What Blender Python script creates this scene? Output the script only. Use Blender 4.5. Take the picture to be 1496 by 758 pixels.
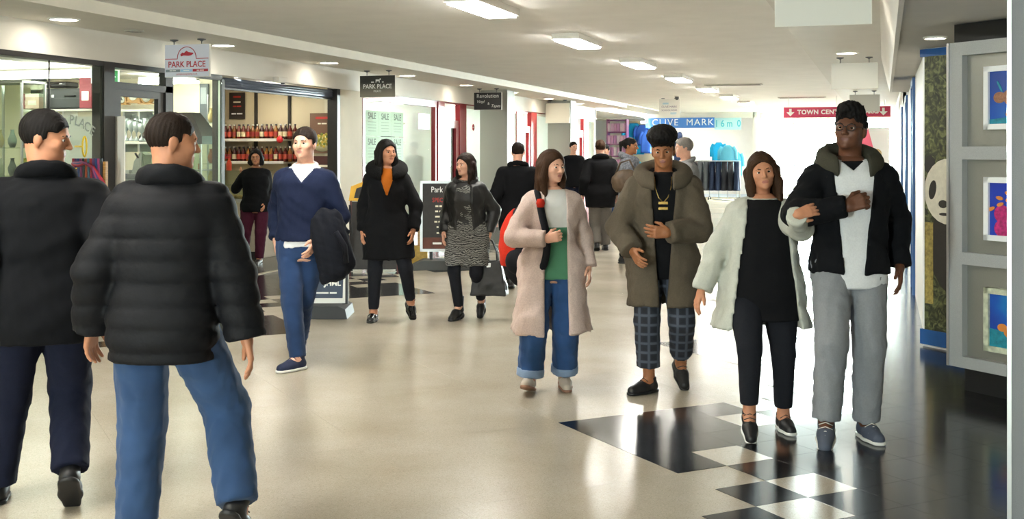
import bpy, bmesh, math, random
import numpy as np
from mathutils import Vector, Matrix
random.seed(7); rng = np.random.default_rng(7)
for o in list(bpy.data.objects): bpy.data.objects.remove(o)
S = bpy.context.scene; C = S.collection
R = math.radians; PI = math.pi

# ---------------------------------------------------------------- camera, world, exposure
F_PX, HOR, EYE, YAW = 1680.0, 224.0, 1.55, R(17.9)
cam = bpy.data.cameras.new('camera'); co = bpy.data.objects.new('camera', cam); C.objects.link(co)
co.location = (0, 0, EYE); co.rotation_euler = (R(90), 0, YAW)
cam.sensor_width = 36; cam.sensor_fit = 'HORIZONTAL'; cam.lens = F_PX / 1496 * 36
cam.shift_y = -(379 - HOR) / 1496; cam.clip_end = 300
S.camera = co
S.view_settings.view_transform = 'Standard'; S.view_settings.look = 'None'
S.view_settings.gamma = 1; S.view_settings.use_curve_mapping = False
S.view_settings.exposure = 0.66
W = bpy.data.worlds.new('World'); S.world = W; W.use_nodes = True
W.node_tree.nodes['Background'].inputs[0].default_value = (0.90, 0.95, 1.0, 1)
W.node_tree.nodes['Background'].inputs[1].default_value = 290.0
LAMP_PANEL, LAMP_SPOT, LAMP_SHOP = 46.0, 26.0, 26.0     # emission strengths of the fittings

sY, cY = math.sin(YAW), math.cos(YAW)
def _ray(px, py):
    l = (px - 748) / F_PX
    return -sY + l * cY, cY + l * sY, -(py - HOR) / F_PX
def onY(px, py, Y):
    r = _ray(px, py); t = Y / r[1]; return r[0] * t, Y, EYE + r[2] * t
def onX(px, py, X):
    r = _ray(px, py); t = X / r[0]; return X, r[1] * t, EYE + r[2] * t
def onZ(px, py, Z=0.0):
    r = _ray(px, py); t = (Z - EYE) / r[2]; return r[0] * t, r[1] * t, Z

# ---------------------------------------------------------------- materials
def lin(h):
    if isinstance(h, str):
        h = h.lstrip('#'); v = [int(h[i:i + 2], 16) / 255 for i in (0, 2, 4)]
    else: v = [x / 255 for x in h]
    return tuple((x / 12.92 if x <= .04045 else ((x + .055) / 1.055) ** 2.4) for x in v) + (1,)
MATS = {}
def mat(name, col, rough=.6, metal=0., noise=0., nscale=30., bump=0., bscale=200., spec=.5, emit=0., alpha=1., stretch=None, coat=0., trans=0., detail=3., sheen=0.):
    if name in MATS: return MATS[name]
    m = bpy.data.materials.new(name); m.use_nodes = True; nt = m.node_tree; N = nt.nodes; L = nt.links
    b = N['Principled BSDF']; c = lin(col)
    b.inputs['Base Color'].default_value = c; b.inputs['Roughness'].default_value = rough
    b.inputs['Metallic'].default_value = metal; b.inputs['Specular IOR Level'].default_value = spec
    if coat: b.inputs['Coat Weight'].default_value = coat; b.inputs['Coat Roughness'].default_value = .08
    if trans: b.inputs['Transmission Weight'].default_value = trans
    if sheen: b.inputs['Sheen Weight'].default_value = sheen
    if emit:
        b.inputs['Emission Color'].default_value = c; b.inputs['Emission Strength'].default_value = emit
    if alpha < 1: b.inputs['Alpha'].default_value = alpha
    if noise or bump:
        tc = N.new('ShaderNodeTexCoord'); mp = N.new('ShaderNodeMapping'); L.new(tc.outputs['Object'], mp.inputs['Vector'])
        if stretch: mp.inputs['Scale'].default_value = stretch
    if noise:
        nz = N.new('ShaderNodeTexNoise'); nz.inputs['Scale'].default_value = nscale; nz.inputs['Detail'].default_value = detail
        L.new(mp.outputs[0], nz.inputs['Vector'])
        rp = N.new('ShaderNodeValToRGB'); rp.color_ramp.elements[0].position = .3; rp.color_ramp.elements[1].position = .7
        rp.color_ramp.elements[0].color = tuple(max(0, x * (1 - noise)) for x in c[:3]) + (1,)
        rp.color_ramp.elements[1].color = tuple(min(1, x * (1 + noise)) for x in c[:3]) + (1,)
        L.new(nz.outputs['Fac'], rp.inputs['Fac']); L.new(rp.outputs['Color'], b.inputs['Base Color'])
    if bump:
        n2 = N.new('ShaderNodeTexNoise'); n2.inputs['Scale'].default_value = bscale; n2.inputs['Detail'].default_value = 2
        L.new(mp.outputs[0], n2.inputs['Vector'])
        bp = N.new('ShaderNodeBump'); bp.inputs['Strength'].default_value = bump; bp.inputs['Distance'].default_value = .01
        L.new(n2.outputs['Fac'], bp.inputs['Height']); L.new(bp.outputs['Normal'], b.inputs['Normal'])
    MATS[name] = m; return m
def nodes_of(m): return m.node_tree.nodes, m.node_tree.links, m.node_tree.nodes['Principled BSDF']
def ramp(N, stops, interp='LINEAR'):
    r = N.new('ShaderNodeValToRGB'); cr = r.color_ramp; cr.interpolation = interp
    while len(cr.elements) < len(stops): cr.elements.new(.5)
    for e, (p, c) in zip(cr.elements, stops): e.position = p; e.color = lin(c)
    return r

def cloth(name, col, rough=.9, noise=.09, nscale=120, bump=.12, bscale=500, sheen=0., spec=.2):
    return mat(name, col, rough, noise=noise, nscale=nscale, bump=bump, bscale=bscale, sheen=sheen, spec=spec)
def glass(name, tint, alpha):
    """thin shop glazing: mostly see-through, with a glossy surface"""
    if name in MATS: return MATS[name]
    m = bpy.data.materials.new(name); m.use_nodes = True; N, L = m.node_tree.nodes, m.node_tree.links
    N.remove(N['Principled BSDF']); out = N['Material Output']
    t = N.new('ShaderNodeBsdfTransparent'); t.inputs[0].default_value = lin(tint)
    g = N.new('ShaderNodeBsdfGlossy'); g.inputs['Roughness'].default_value = .02
    x = N.new('ShaderNodeMixShader'); x.inputs[0].default_value = alpha
    L.new(t.outputs[0], x.inputs[1]); L.new(g.outputs[0], x.inputs[2]); L.new(x.outputs[0], out.inputs['Surface'])
    MATS[name] = m; return m
def emitter(name, col, s): return mat(name, col, .5, emit=s)

# ---------------------------------------------------------------- mesh helpers
class MB:
    def __init__(s): s.v = []; s.f = []; s.mi = []; s.sm = []
    def add(s, vs, fs, mi=0, smooth=False, M=None):
        k = len(s.v)
        for p in vs: s.v.append(tuple(M @ Vector(p)) if M is not None else tuple(p))
        for f in fs: s.f.append([k + i for i in f]); s.mi.append(mi); s.sm.append(smooth)
        return s
    def box(s, x0, x1, y0, y1, z0, z1, mi=0, M=None, ch=0.):
        if ch <= 0:
            vs = [(x, y, z) for z in (z0, z1) for y in (y0, y1) for x in (x0, x1)]
            fs = [(0, 2, 3, 1), (4, 5, 7, 6), (0, 1, 5, 4), (2, 6, 7, 3), (0, 4, 6, 2), (1, 3, 7, 5)]
            return s.add(vs, fs, mi, False, M)
        bm = bmesh.new(); bmesh.ops.create_cube(bm, size=1)
        for v in bm.verts: v.co = Vector(((x0 + x1) / 2 + v.co.x * (x1 - x0), (y0 + y1) / 2 + v.co.y * (y1 - y0), (z0 + z1) / 2 + v.co.z * (z1 - z0)))
        bmesh.ops.bevel(bm, geom=bm.edges[:], offset=ch, segments=2, affect='EDGES', profile=.6)
        bm.verts.index_update()
        s.add([v.co for v in bm.verts], [[v.index for v in f.verts] for f in bm.faces], mi, False, M); bm.free(); return s
    def lathe(s, prof, n=16, mi=0, c=(0, 0, 0), M=None, smooth=True, cap=True):
        vs = []; fs = []
        for r, z in prof:
            for i in range(n):
                a = 2 * PI * i / n; vs.append((c[0] + r * math.cos(a), c[1] + r * math.sin(a), c[2] + z))
        for k in range(len(prof) - 1):
            for i in range(n): j = (i + 1) % n; fs.append((k * n + i, k * n + j, (k + 1) * n + j, (k + 1) * n + i))
        if cap: fs.append(tuple(range(n - 1, -1, -1))); fs.append(tuple((len(prof) - 1) * n + i for i in range(n)))
        return s.add(vs, fs, mi, smooth, M)
    def tube(s, pts, r, n=8, mi=0, M=None, closed=False):
        pts = [Vector(p) for p in pts]; vs = []; fs = []; m = len(pts)
        up = Vector((0, 0, 1)); prev = None
        for k, p in enumerate(pts):
            if closed: t = pts[(k + 1) % m] - pts[k - 1]
            else: t = pts[min(k + 1, m - 1)] - pts[max(k - 1, 0)]
            t.normalize()
            if prev is None: a = t.orthogonal().normalized()
            else: a = (prev - t * prev.dot(t)); a = a.normalized() if a.length > 1e-6 else t.orthogonal().normalized()
            prev = a; b = t.cross(a); rr = r[k] if isinstance(r, (list, tuple)) else r
            for i in range(n):
                q = 2 * PI * i / n; vs.append(p + (a * math.cos(q) + b * math.sin(q)) * rr)
        for k in range(m if closed else m - 1):
            for i in range(n):
                j = (i + 1) % n; k2 = (k + 1) % m; fs.append((k * n + i, k * n + j, k2 * n + j, k2 * n + i))
        if not closed: fs.append(tuple(range(n - 1, -1, -1))); fs.append(tuple((m - 1) * n + i for i in range(n)))
        return s.add(vs, fs, mi, True, M)
    def prism(s, pts2, y0, y1, mi=0, M=None):
        """outline in x,z extruded in y"""
        n = len(pts2); vs = [(x, y0, z) for x, z in pts2] + [(x, y1, z) for x, z in pts2]
        fs = [tuple(range(n)), tuple(range(2 * n - 1, n - 1, -1))] + [(i, i + n, (i + 1) % n + n, (i + 1) % n) for i in range(n)]
        return s.add(vs, fs, mi, False, M)
    def mesh(s, name, mats):
        me = bpy.data.meshes.new(name); me.from_pydata([tuple(v) for v in s.v], [], s.f)
        for m in (mats if isinstance(mats, (list, tuple)) else [mats]): me.materials.append(m)
        me.polygons.foreach_set('material_index', s.mi); me.polygons.foreach_set('use_smooth', s.sm)
        bm = bmesh.new(); bm.from_mesh(me); bmesh.ops.recalc_face_normals(bm, faces=bm.faces); bm.to_mesh(me); bm.free()
        me.update(); return me
    def build(s, name, mats, parent=None, loc=None, rz=0):
        o = bpy.data.objects.new(name, s.mesh(name, mats)); C.objects.link(o)
        if parent is not None: o.parent = parent
        if loc is not None: o.location = loc
        if rz: o.rotation_euler[2] = rz
        return o
def tag(o, label=None, cat=None, group=None, kind=None):
    if label: o['label'] = label
    if cat: o['category'] = cat
    if group: o['group'] = group
    if kind: o['kind'] = kind
    return o
def thing(name, label, cat, loc=(0, 0, 0), rz=0, group=None):
    o = bpy.data.objects.new(name, None); C.objects.link(o); o.location = loc; o.rotation_euler[2] = rz
    o.empty_display_size = .1
    return tag(o, label, cat, group)
def copy_tree(o, parent=None, **kw):
    c = o.copy(); C.objects.link(c)
    if parent is not None: c.parent = parent
    for ch in o.children: copy_tree(ch, c)
    for k, v in kw.items(): c[k] = v
    return c
def link_mesh(name, me, parent=None, loc=(0, 0, 0), rz=0):
    o = bpy.data.objects.new(name, me); C.objects.link(o); o.location = loc; o.rotation_euler[2] = rz
    if parent is not None: o.parent = parent
    return o
def struct(o): o['kind'] = 'structure'; return o
def box(name, m, x0, x1, y0, y1, z0, z1, parent=None, ch=0.):
    return MB().box(x0, x1, y0, y1, z0, z1, ch=ch).build(name, m, parent)
_txt = {}
def text_mesh(body, size, ext=.001, align='CENTER', shear=0., bold=0., space=1., xs=1.):
    cu = bpy.data.curves.new('t', 'FONT'); cu.body = body; cu.size = size; cu.extrude = ext; cu.align_x = align; cu.align_y = 'CENTER'
    cu.shear = shear; cu.offset = bold; cu.space_character = space; cu.resolution_u = 3
    o = bpy.data.objects.new('t', cu); C.objects.link(o)
    dg = bpy.context.evaluated_depsgraph_get(); me = bpy.data.meshes.new_from_object(o.evaluated_get(dg))
    bpy.data.objects.remove(o); bpy.data.curves.remove(cu)
    # text stands upright facing -Y
    me.transform(Matrix.Rotation(R(90), 4, 'X') @ Matrix.Diagonal((xs, 1, 1, 1))); return me
def text(name, body, size, m, parent, loc, rz=0, **kw):
    if body.startswith('~'):                      # print too small to read in the photo: word-length strokes
        ws = body[1:].split(); adv = .5 * size * kw.get('xs', 1); tot = adv * (sum(len(w) for w in ws) + .7 * (len(ws) - 1)); x = -tot / 2; b = MB()
        for w in ws: b.box(x, x + adv * len(w), -.0008, .0008, -size * .22, size * .22); x += adv * (len(w) + .7)
        return b.build('print_line', m, parent, loc, rz)
    me = text_mesh(body, size, **kw); me.materials.clear(); me.materials.append(m)
    for p in me.polygons: p.material_index = 0
    return link_mesh(name, me, parent, loc, rz)
# ---------------------------------------------------------------- surface materials
def terrazzo(name, base, hi, lo, rough):
    m = mat(name, base, rough, spec=.5); N, L, b = nodes_of(m)
    tc = N.new('ShaderNodeTexCoord'); v = N.new('ShaderNodeTexVoronoi'); v.inputs['Scale'].default_value = 260
    gp = N.new('ShaderNodeNewGeometry')
    L.new(gp.outputs['Position'], v.inputs['Vector'])
    r = ramp(N, [(0, lo), (.35, base), (.75, base), (1, hi)]); L.new(v.outputs['Color'], r.inputs['Fac'])
    n = N.new('ShaderNodeTexNoise'); n.inputs['Scale'].default_value = 1.3; n.inputs['Detail'].default_value = 6; L.new(gp.outputs['Position'], n.inputs['Vector'])
    r2 = ramp(N, [(.3, 'ece9e2'), (.7, 'ffffff')]); L.new(n.outputs['Fac'], r2.inputs['Fac'])
    mx = N.new('ShaderNodeMix'); mx.data_type = 'RGBA'; mx.blend_type = 'MULTIPLY'; mx.inputs[0].default_value = 1
    L.new(r.outputs[0], mx.inputs[6]); L.new(r2.outputs[0], mx.inputs[7]); L.new(mx.outputs[2], b.inputs['Base Color'])
    mr = N.new('ShaderNodeMapRange'); mr.inputs[3].default_value = rough * .75; mr.inputs[4].default_value = rough * 1.35
    L.new(n.outputs['Fac'], mr.inputs[0]); L.new(mr.outputs[0], b.inputs['Roughness'])
    return m
M_cream = terrazzo('cream_terrazzo', 'b8afa0', 'ccc4b5', '9b9282', .22)
M_black = terrazzo('black_terrazzo', '18181b', '2c2c30', '0d0d0f', .15)
M_joint = mat('joint', '8f8468', .6)
M_ceil = mat('ceiling_paint', 'faf8f3', .75, noise=.03, nscale=2, spec=.2)
M_white = mat('white_paint', 'eae7df', .6, noise=.02, nscale=3)
M_soffit = mat('soffit_paint', 'ece7da', .5, noise=.03, nscale=4)
M_cwall = mat('cream_wall', 'd9cfb8', .7, noise=.04, nscale=3)
M_greyp = mat('grey_speckled_laminate', '6c6e72', .45, noise=.16, nscale=420, bump=.05)
M_frame = mat('grey_display_laminate', 'a4a6a6', .45, noise=.14, nscale=420, bump=.05)
M_steel = mat('brushed_steel', '96968f', .36, metal=.5, noise=.10, nscale=60, stretch=(40, 40, 1))
M_alu = mat('aluminium', 'c4c6c8', .3, metal=.9)
M_dark = mat('dark_bronze_frame', '2a2826', .35, metal=.3, noise=.1, nscale=20)
M_blk = mat('black_plastic', '121214', .5)
M_blkp = mat('black_paint', '17171a', .35)
M_red = mat('red_frame', '8d1a22', .35, noise=.05)
M_redb = mat('bright_red_frame', 'c02a30', .35, noise=.05)
M_blue = mat('blue_frame', '1c5596', .4, noise=.05)
M_wood = mat('light_wood', 'b98a4e', .5, noise=.3, nscale=10, stretch=(1, 1, 8))
M_gl = glass('shop_glass', 'f4faf6', .05)
M_glg = glass('green_edge_glass', 'eaf3ea', .06)
M_panelE = emitter('panel_diffuser', 'fffcf4', LAMP_PANEL)
M_spotE = emitter('downlight_lens', 'fff6e4', LAMP_SPOT)
M_shopE = emitter('shop_tube', 'fffdf4', LAMP_SHOP)

# ---------------------------------------------------------------- floor with its tiles
XL, XR = -8.1, .33
floor = struct(box('floor', mat('joint', '8f8468', .6), -13.5, 2.5, -12.2, 46, -.2, -.006))
u = .2085
def tile_mesh(nm, half, m, gap=.0004, z0=-.006, z1=0.):
    h = half - gap * 1.2; c = .0008
    b = MB(); vs = [(h, 0, z0), (0, h, z0), (-h, 0, z0), (0, -h, z0), (h, 0, z1 - .0006), (0, h, z1 - .0006), (-h, 0, z1 - .0006), (0, -h, z1 - .0006),
                    (h - c, 0, z1), (0, h - c, z1), (-h + c, 0, z1), (0, -h + c, z1)]
    fs = [(3, 2, 1, 0), (0, 1, 5, 4), (1, 2, 6, 5), (2, 3, 7, 6), (3, 0, 4, 7), (4, 5, 9, 8), (5, 6, 10, 9), (6, 7, 11, 10), (7, 4, 8, 11), (8, 9, 10, 11)]
    b.add(vs, fs); return b.mesh(nm, m)
slab_me = tile_mesh('cream_slab', 4 * u, M_cream, z1=-.0012)
tB = tile_mesh('floor_tile', u, M_black); tC = tile_mesh('floor_tile_cream', u, M_cream)
x0, y0 = -.74 - u, 5.97 + 2 * u          # centre of the big right-hand diamond
for i in range(-20, 6):
    for j in range(-12, 24):
        for k in (0, 1):
            X = x0 + 8 * u * i + 4 * u * k; Y = y0 + 8 * u * j + 4 * u * k
            if -8.6 < X < 1.6 and -1 < Y < 38: link_mesh('floor_slab', slab_me, floor, (X, Y, 0))
tiles = []
def border(sgn, cx, cy, ymin, ymax, outer):
    """checkered black border; sgn=+1: wall on the right"""
    for n in range(-3, 12):
        by = cy + 14 * u * n
        for dx in range(-6, 12):
            for dy in range(-7, 7):
                if (dx + dy) & 1: continue
                if dx + 1 < -4: continue
                q = abs(dx + 1) + abs(dy)      # diamond measured from its own centre
                col = None
                if dx >= 3: col = 'B'
                elif dx == 2: col = 'B' if abs(dy) <= 2 else 'C'
                elif dx == 1: col = 'B'
                elif q <= 3: col = 'C' if (dx == 0 and abs(dy) == 2) else 'B'
                if not col: continue
                X = cx + sgn * (dx + 1) * u; Y = by + dy * u
                if ymin < Y < ymax and ((sgn > 0 and X < outer) or (sgn < 0 and X > outer)): tiles.append((X, Y, col))
border(1, x0, y0, 2.5, 34, .75)
border(-1, -5.57, 11.88, 7.2, 33, -8.2)
tiles.sort(key=lambda t: t[1] + (0 if t[0] > -3 else 1.5))
rest = MB()
for k, (X, Y, c) in enumerate(tiles):
    if k < 300: link_mesh('floor_tile', tB if c == 'B' else tC, floor, (X, Y, 0))
    else:
        h = u - .0015; rest.add([(X + h, Y, 0), (X, Y + h, 0), (X - h, Y, 0), (X, Y - h, 0), (X + h, Y, -.005), (X, Y + h, -.005), (X - h, Y, -.005), (X, Y - h, -.005)],
                               [(0, 1, 2, 3), (0, 4, 5, 1), (1, 5, 6, 2), (2, 6, 7, 3), (3, 7, 4, 0)], 0 if c == 'B' else 1)
tag(rest.build('distant_tiles', [M_black, M_cream], floor), kind='stuff')

# ---------------------------------------------------------------- ceiling, bulkheads
ceil = struct(box('ceiling', M_ceil, -7.13, -.97, -12.2, 46, 3.0, 3.2))
t1 = struct(MB().box(-8.26, -7.13, -12.2, 33, 2.88, 3.2).box(-13.5, -8.2, -12.2, 46, 2.85, 3.2).box(-8.1, -7.13, 33, 46, 2.96, 3.2).build('trim_1', M_soffit))
fas = MB().box(-8.28, -8.1, -12.2, 33.2, 2.57, 2.88).box(-8.16, -8.075, -12.2, 33.2, 2.555, 2.585)
struct(fas.build('trim_2', M_white))
# right hand bulkhead: flat soffit, sloped fascia, lower soffit
t3 = MB().box(-.97, -.03, -12.2, 46, 2.88, 3.2)
t3.add([(-.03, -12.2, 2.88), (.08, -12.2, 2.40), (.08, -12.2, 3.2), (-.03, -12.2, 3.2), (-.03, 16.8, 2.88), (.08, 16.8, 2.40), (.08, 16.8, 3.2), (-.03, 16.8, 3.2)],
       [(0, 1, 5, 4), (1, 2, 6, 5), (2, 3, 7, 6), (3, 0, 4, 7), (0, 3, 2, 1), (4, 5, 6, 7)])
t3.box(.08, .11, -12.2, 16.8, 2.38, 2.46).box(-.03, 3.0, 16.8, 46, 2.88, 3.2)
struct(t3.build('trim_3', M_white))
struct(box('trim_4', mat('grey_soffit', 'd0cec8', .7, noise=.04, nscale=3), .11, 3.0, -12.2, 16.8, 2.40, 3.2))

# ---------------------------------------------------------------- walls of the mall
struct(MB().box(-8.3, -4.6, -12.2, -12, -.2, 3.2).box(-3.75, 3, -12.2, -12, -.2, 3.2).box(-4.6, -3.75, -12.2, -12, 2.1, 3.2).build('wall_back', M_cwall))
for k in range(1):                                    # unseen glazed door, added behind the camera to let in frontal daylight
    xa = -4.6 + k * 1.25
    d = struct(MB().box(xa, xa + .06, -12.1, -12.04, 0, 2.1).box(xa + .79, xa + .85, -12.1, -12.04, 0, 2.1).box(xa + .06, xa + .79, -12.1, -12.04, 2.04, 2.1).box(xa + .06, xa + .79, -12.1, -12.04, 0, .12).build('door_%d' % (20 + k), M_white))
    box('pane', M_gl, xa + .06, xa + .79, -12.08, -12.07, .12, 2.04, d)
def portal(x, y, z, w, h, rx):
    po = bpy.data.lights.new('daylight_portal', 'AREA'); po.shape = 'RECTANGLE'; po.size = w; po.size_y = h; po.cycles.is_portal = True
    pob = bpy.data.objects.new('daylight_portal', po); C.objects.link(pob); pob.location = (x, y, z); pob.rotation_euler = (R(rx), 0, 0)
sun = bpy.data.lights.new('sun', 'SUN'); sun.energy = 260; sun.angle = R(2); sun.color = (1, .97, .9)
sob = bpy.data.objects.new('sun', sun); C.objects.link(sob); sob.rotation_euler = (R(42), 0, R(8)); sob.location = (0, 60, 30)
portal(-4.175, -12.3, 1.05, .85, 2.1, 90)  # sampling portal for the added rear door
wl = MB().box(-8.35, -8.1, 16.28, 17.12, -.05, 2.57)
wl.box(-13.7, -13.5, -12.2, 46, -.2, 3.2)
wl.box(-8.3, -8.1, -12.2, 6.0, 0, 2.57)
struct(wl.build('wall_left', M_cwall))
wr = MB().box(XR, XR + .2, 10.2, 13.3, 0, 2.5).box(XR, XR + .2, 14.2, 17.3, 0, 2.9).box(XR, XR + .2, 18.2, 21.6, 0, 2.9).box(XR, XR + .2, 22.5, 42, 0, 2.9).box(XR, XR + .2, 16.8, 22.6, 2.39, 2.9)
wr.box(2.3, 2.5, -12.2, 10.5, -.05, 2.5).box(XR + .2, 2.4, 10.3, 10.5, 0, 2.5).box(1.6, 1.8, 10.5, 42, 0, 2.5)
struct(wr.build('wall_right', M_white))

# ---------------------------------------------------------------- ceiling panel lights and downlights
def panel_light():
    t = thing('ceiling_light', '', 'ceiling light', group='white rectangular surface panel lights along the ceiling')
    MB().box(-.17, .17, -.62, -.58, -.07, 0).box(-.17, .17, .58, .62, -.07, 0).box(-.17, -.145, -.58, .58, -.07, 0).box(.145, .17, -.58, .58, -.07, 0).build('frame', M_white, t)
    box('diffuser', M_panelE, -.146, .146, -.582, .582, -.09, -.02, t)
    return t
pl = panel_light()
names = ['first', 'second', 'third', 'fourth', 'fifth', 'sixth', 'seventh', 'eighth', 'ninth', 'tenth', 'eleventh', 'twelfth', 'thirteenth', 'fourteenth', 'fifteenth', 'sixteenth']
ys = [10.4, 14.0, 17.75, 21.5, 25.2, 28.9, 32.6]
for k, y in enumerate([-7.9, -4.3, -.6, 3.0, 6.7]):   # the row goes on overhead, behind the frame
    c = copy_tree(pl); c.location = (-3.65, y, 3.0); c['label'] = 'white panel light overhead outside the picture, %s of the row from the back wall' % names[k]
for k, y in enumerate(ys):
    c = pl if k == 0 else copy_tree(pl)
    c.location = (-3.65, y, 3.0)
    c['label'] = 'white rectangular ceiling panel light, %s from the top of the picture' % names[k]
def downlight(r=.1):
    t = thing('downlight', '', 'downlight')
    MB().lathe([(r * 1.18, 0), (r * 1.18, -.008), (r * 1.05, -.014), (r, -.006), (r, 0)], 24).build('bezel', M_white, t)
    MB().lathe([(.001, -.004), (r * .98, -.004), (r * .98, -.007), (.001, -.009)], 24).build('lens', M_spotE, t)
    return t
dl = downlight(.13); first = True
for k, y in enumerate([9.47, 12.36, 15.2, 18.1, 21.0, 23.9, 26.8, 29.7]):
    c = dl if first else copy_tree(dl); first = False
    c.location = (-7.72, y, 2.88); c['group'] = 'round downlights in the left soffit'
    c['label'] = 'round downlight in the left soffit, %s from the left edge' % names[k]
for (x, y, z, lb) in [(-.46, 15.83, 2.88, 'round downlight between the blank white hanging signs'), (.36, 8.95, 2.40, 'round downlight in the grey soffit above the panda picture'),
                      (-.46, 9.4, 2.88, 'round downlight in the right soffit hidden behind the nearest blank sign'), (-.46, 22.2, 2.88, 'round downlight in the right soffit behind the far blank sign')]:
    c = copy_tree(dl); c.location = (x, y, z); c['label'] = lb; c['group'] = 'round downlights in the right soffit'
    if z < 2.5: c.scale = (.55, .55, 1)
sp = downlight(.05)
for k, (px, py, lb) in enumerate([(365, 110, 'small round spotlight above the deli opening'), (581, 137, 'small round spotlight above the sale window')]):
    c = sp if k == 0 else copy_tree(sp); c.location = onX(px, py, -8.0); c.location[2] = 2.555; c.location[0] = -8.12 + .0; c['label'] = lb; c['group'] = 'small spotlights'
    c.location[0] = -8.19; c.location[2] = 2.57
c = thing('air_vent', 'small round ceiling vent beside the first left downlight', 'vent', (-7.72, 10.6, 2.88))
MB().lathe([(.1, 0), (.1, -.01), (.07, -.016), (.065, -.004), (.001, -.004)], 20).build('rim', mat('vent_grey', 'b9b5aa', .6), c)
MB().lathe([(.001, -.014), (.05, -.014), (.05, -.02), (.001, -.024)], 20).build('disc', MATS['vent_grey'], c)
for k, (x, y) in enumerate([(-3.0, 24.4), (-2.0, 30.5)]):
    c = thing('ceiling_vent', ['dark slot vent in the ceiling near the logo sign', 'pale slot vent in the far white ceiling'][k], 'vent', (x, y, 3.0))
    MB().box(-.6, .6, -.12, .12, -.02, 0).build('frame', MATS['vent_grey'], c)
    for q in range(4): box('slat', mat('slat_grey', '6f6d68', .6), -.56, .56, -.1 + q * .055, -.075 + q * .055, -.026, -.018, c)
# ---------------------------------------------------------------- shop fronts on the left (plane X = XL)
def window(name, ya, yb, za, zb, m, w=.06, dep=.08, pane=M_gl, X=XL, bars=()):
    r = struct(MB().box(X - dep, X, ya, ya + w, za, zb).box(X - dep, X, yb - w, yb, za, zb).box(X - dep, X, ya + w, yb - w, zb - w, zb).box(X - dep, X, ya + w, yb - w, za, za + w).build(name, m))
    for z in bars: box('glazing_bar', m, X - dep, X, ya + w, yb - w, z - w / 2, z + w / 2, r)
    box('pane', pane, X - dep * .55, X - dep * .45, ya + w, yb - w, za + w, zb - w, r)
    return r
w1 = window('window_1', 6.0, 9.72, .35, 2.56, M_dark, .006, .012)
w1b = window('window_2', 9.72, 10.56, .35, 2.56, M_dark, .006, .012)
struct(box('wall_left', M_dark, XL - .12, XL, 6, 10.56, 0, .35))
struct(MB().box(XL - .14, XL + .02, 10.56, 10.74, 0, 2.57).box(XL - .14, XL + .015, 6, 12.92, 2.50, 2.585).build('trim_5', M_dark))
# door with transom light
d1 = struct(MB().box(XL - .08, XL - .02, 10.78, 10.90, 0, 2.27).box(XL - .08, XL - .02, 11.60, 11.70, 0, 2.27).box(XL - .08, XL - .02, 10.9, 11.6, 2.19, 2.27).box(XL - .08, XL - .02, 10.9, 11.6, 0, .22).build('door_1', M_dark))
box('pane', M_gl, XL - .055, XL - .045, 10.9, 11.6, .22, 2.19, d1)
MB().tube([(XL + .03, 11.55, .95), (XL + .03, 11.55, 1.25)], .014).box(XL - .02, XL + .03, 11.54, 11.56, .96, .98).box(XL - .02, XL + .03, 11.54, 11.56, 1.22, 1.24).build('handle', M_alu, d1)
tr = struct(MB().box(XL - .1, XL, 10.74, 11.86, 2.27, 2.345).box(XL - .1, XL, 11.72, 11.86, 0, 2.52).build('trim_6', M_dark))
w3 = struct(box('window_3', M_gl, XL - .055, XL - .045, 10.74, 11.72, 2.345, 2.5))
w4 = window('window_4', 11.86, 12.92, .3, 2.5, M_dark, .012, .06)
struct(box('wall_left', M_dark, XL - .1, XL, 11.86, 12.92, 0, .3))
rp_ = math.atan2(16.3 - 12.92, -10.25 + 8.1)
w5 = struct(MB().box(0, 1.3, -.008, .008, .3, 2.5).build('window_5', M_glg)); w5.location = (XL, 12.92, 0); w5.rotation_euler[2] = rp_
w5b = struct(MB().box(1.3, 4.0, -.04, .04, 0, 2.65).box(0, 1.3, -.04, .04, 0, .3).build('wall_left', mat('shop_cream', 'efe6cf', .7))); w5b.location = (XL, 12.92, 0); w5b.rotation_euler[2] = rp_
struct(box('trim_7', mat('glass_edge', 'cfe0cc', .3), XL - .03, XL - .01, 12.895, 12.93, .3, 2.5))
# emergency exit board hung behind the transom glass
ex = thing('exit_sign', 'green and white running man exit sign behind the door transom', 'sign', (XL - .3, 11.0, 2.42))
M_green = mat('exit_green', '2f9a4c', .4, emit=.6)
MB().box(-.01, .01, -.24, .24, -.09, .09).build('board', mat('exit_white', 'eef4ea', .4, emit=.7), ex)
MB().box(.01, .013, -.23, -.06, -.08, .08).build('arrow_panel', M_green, ex)
MB().box(.01, .013, .05, .2, -.08, .08).build('figure_panel', M_green, ex)
MB().box(.013, .016, -.155, -.135, -.02, .06, 0).add([(.0145, -.19, -.02), (.0145, -.10, -.02), (.0145, -.145, -.065)], [(0, 1, 2)]).build('arrow', MATS['exit_white'], ex)
MB().box(.013, .016, .10, .13, -.04, .03).box(.013, .016, .08, .16, .0, .015).box(.013, .016, .09, .105, -.07, -.04).box(.013, .016, .125, .15, -.06, -.045).lathe([(.001, 0), (.014, 0), (.014, .003), (.001, .003)], 10, c=(0, 0, 0), M=Matrix.Translation((.013, .118, .05)) @ Matrix.Rotation(R(90), 4, 'Y')).build('figure', MATS['exit_white'], ex)

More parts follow.
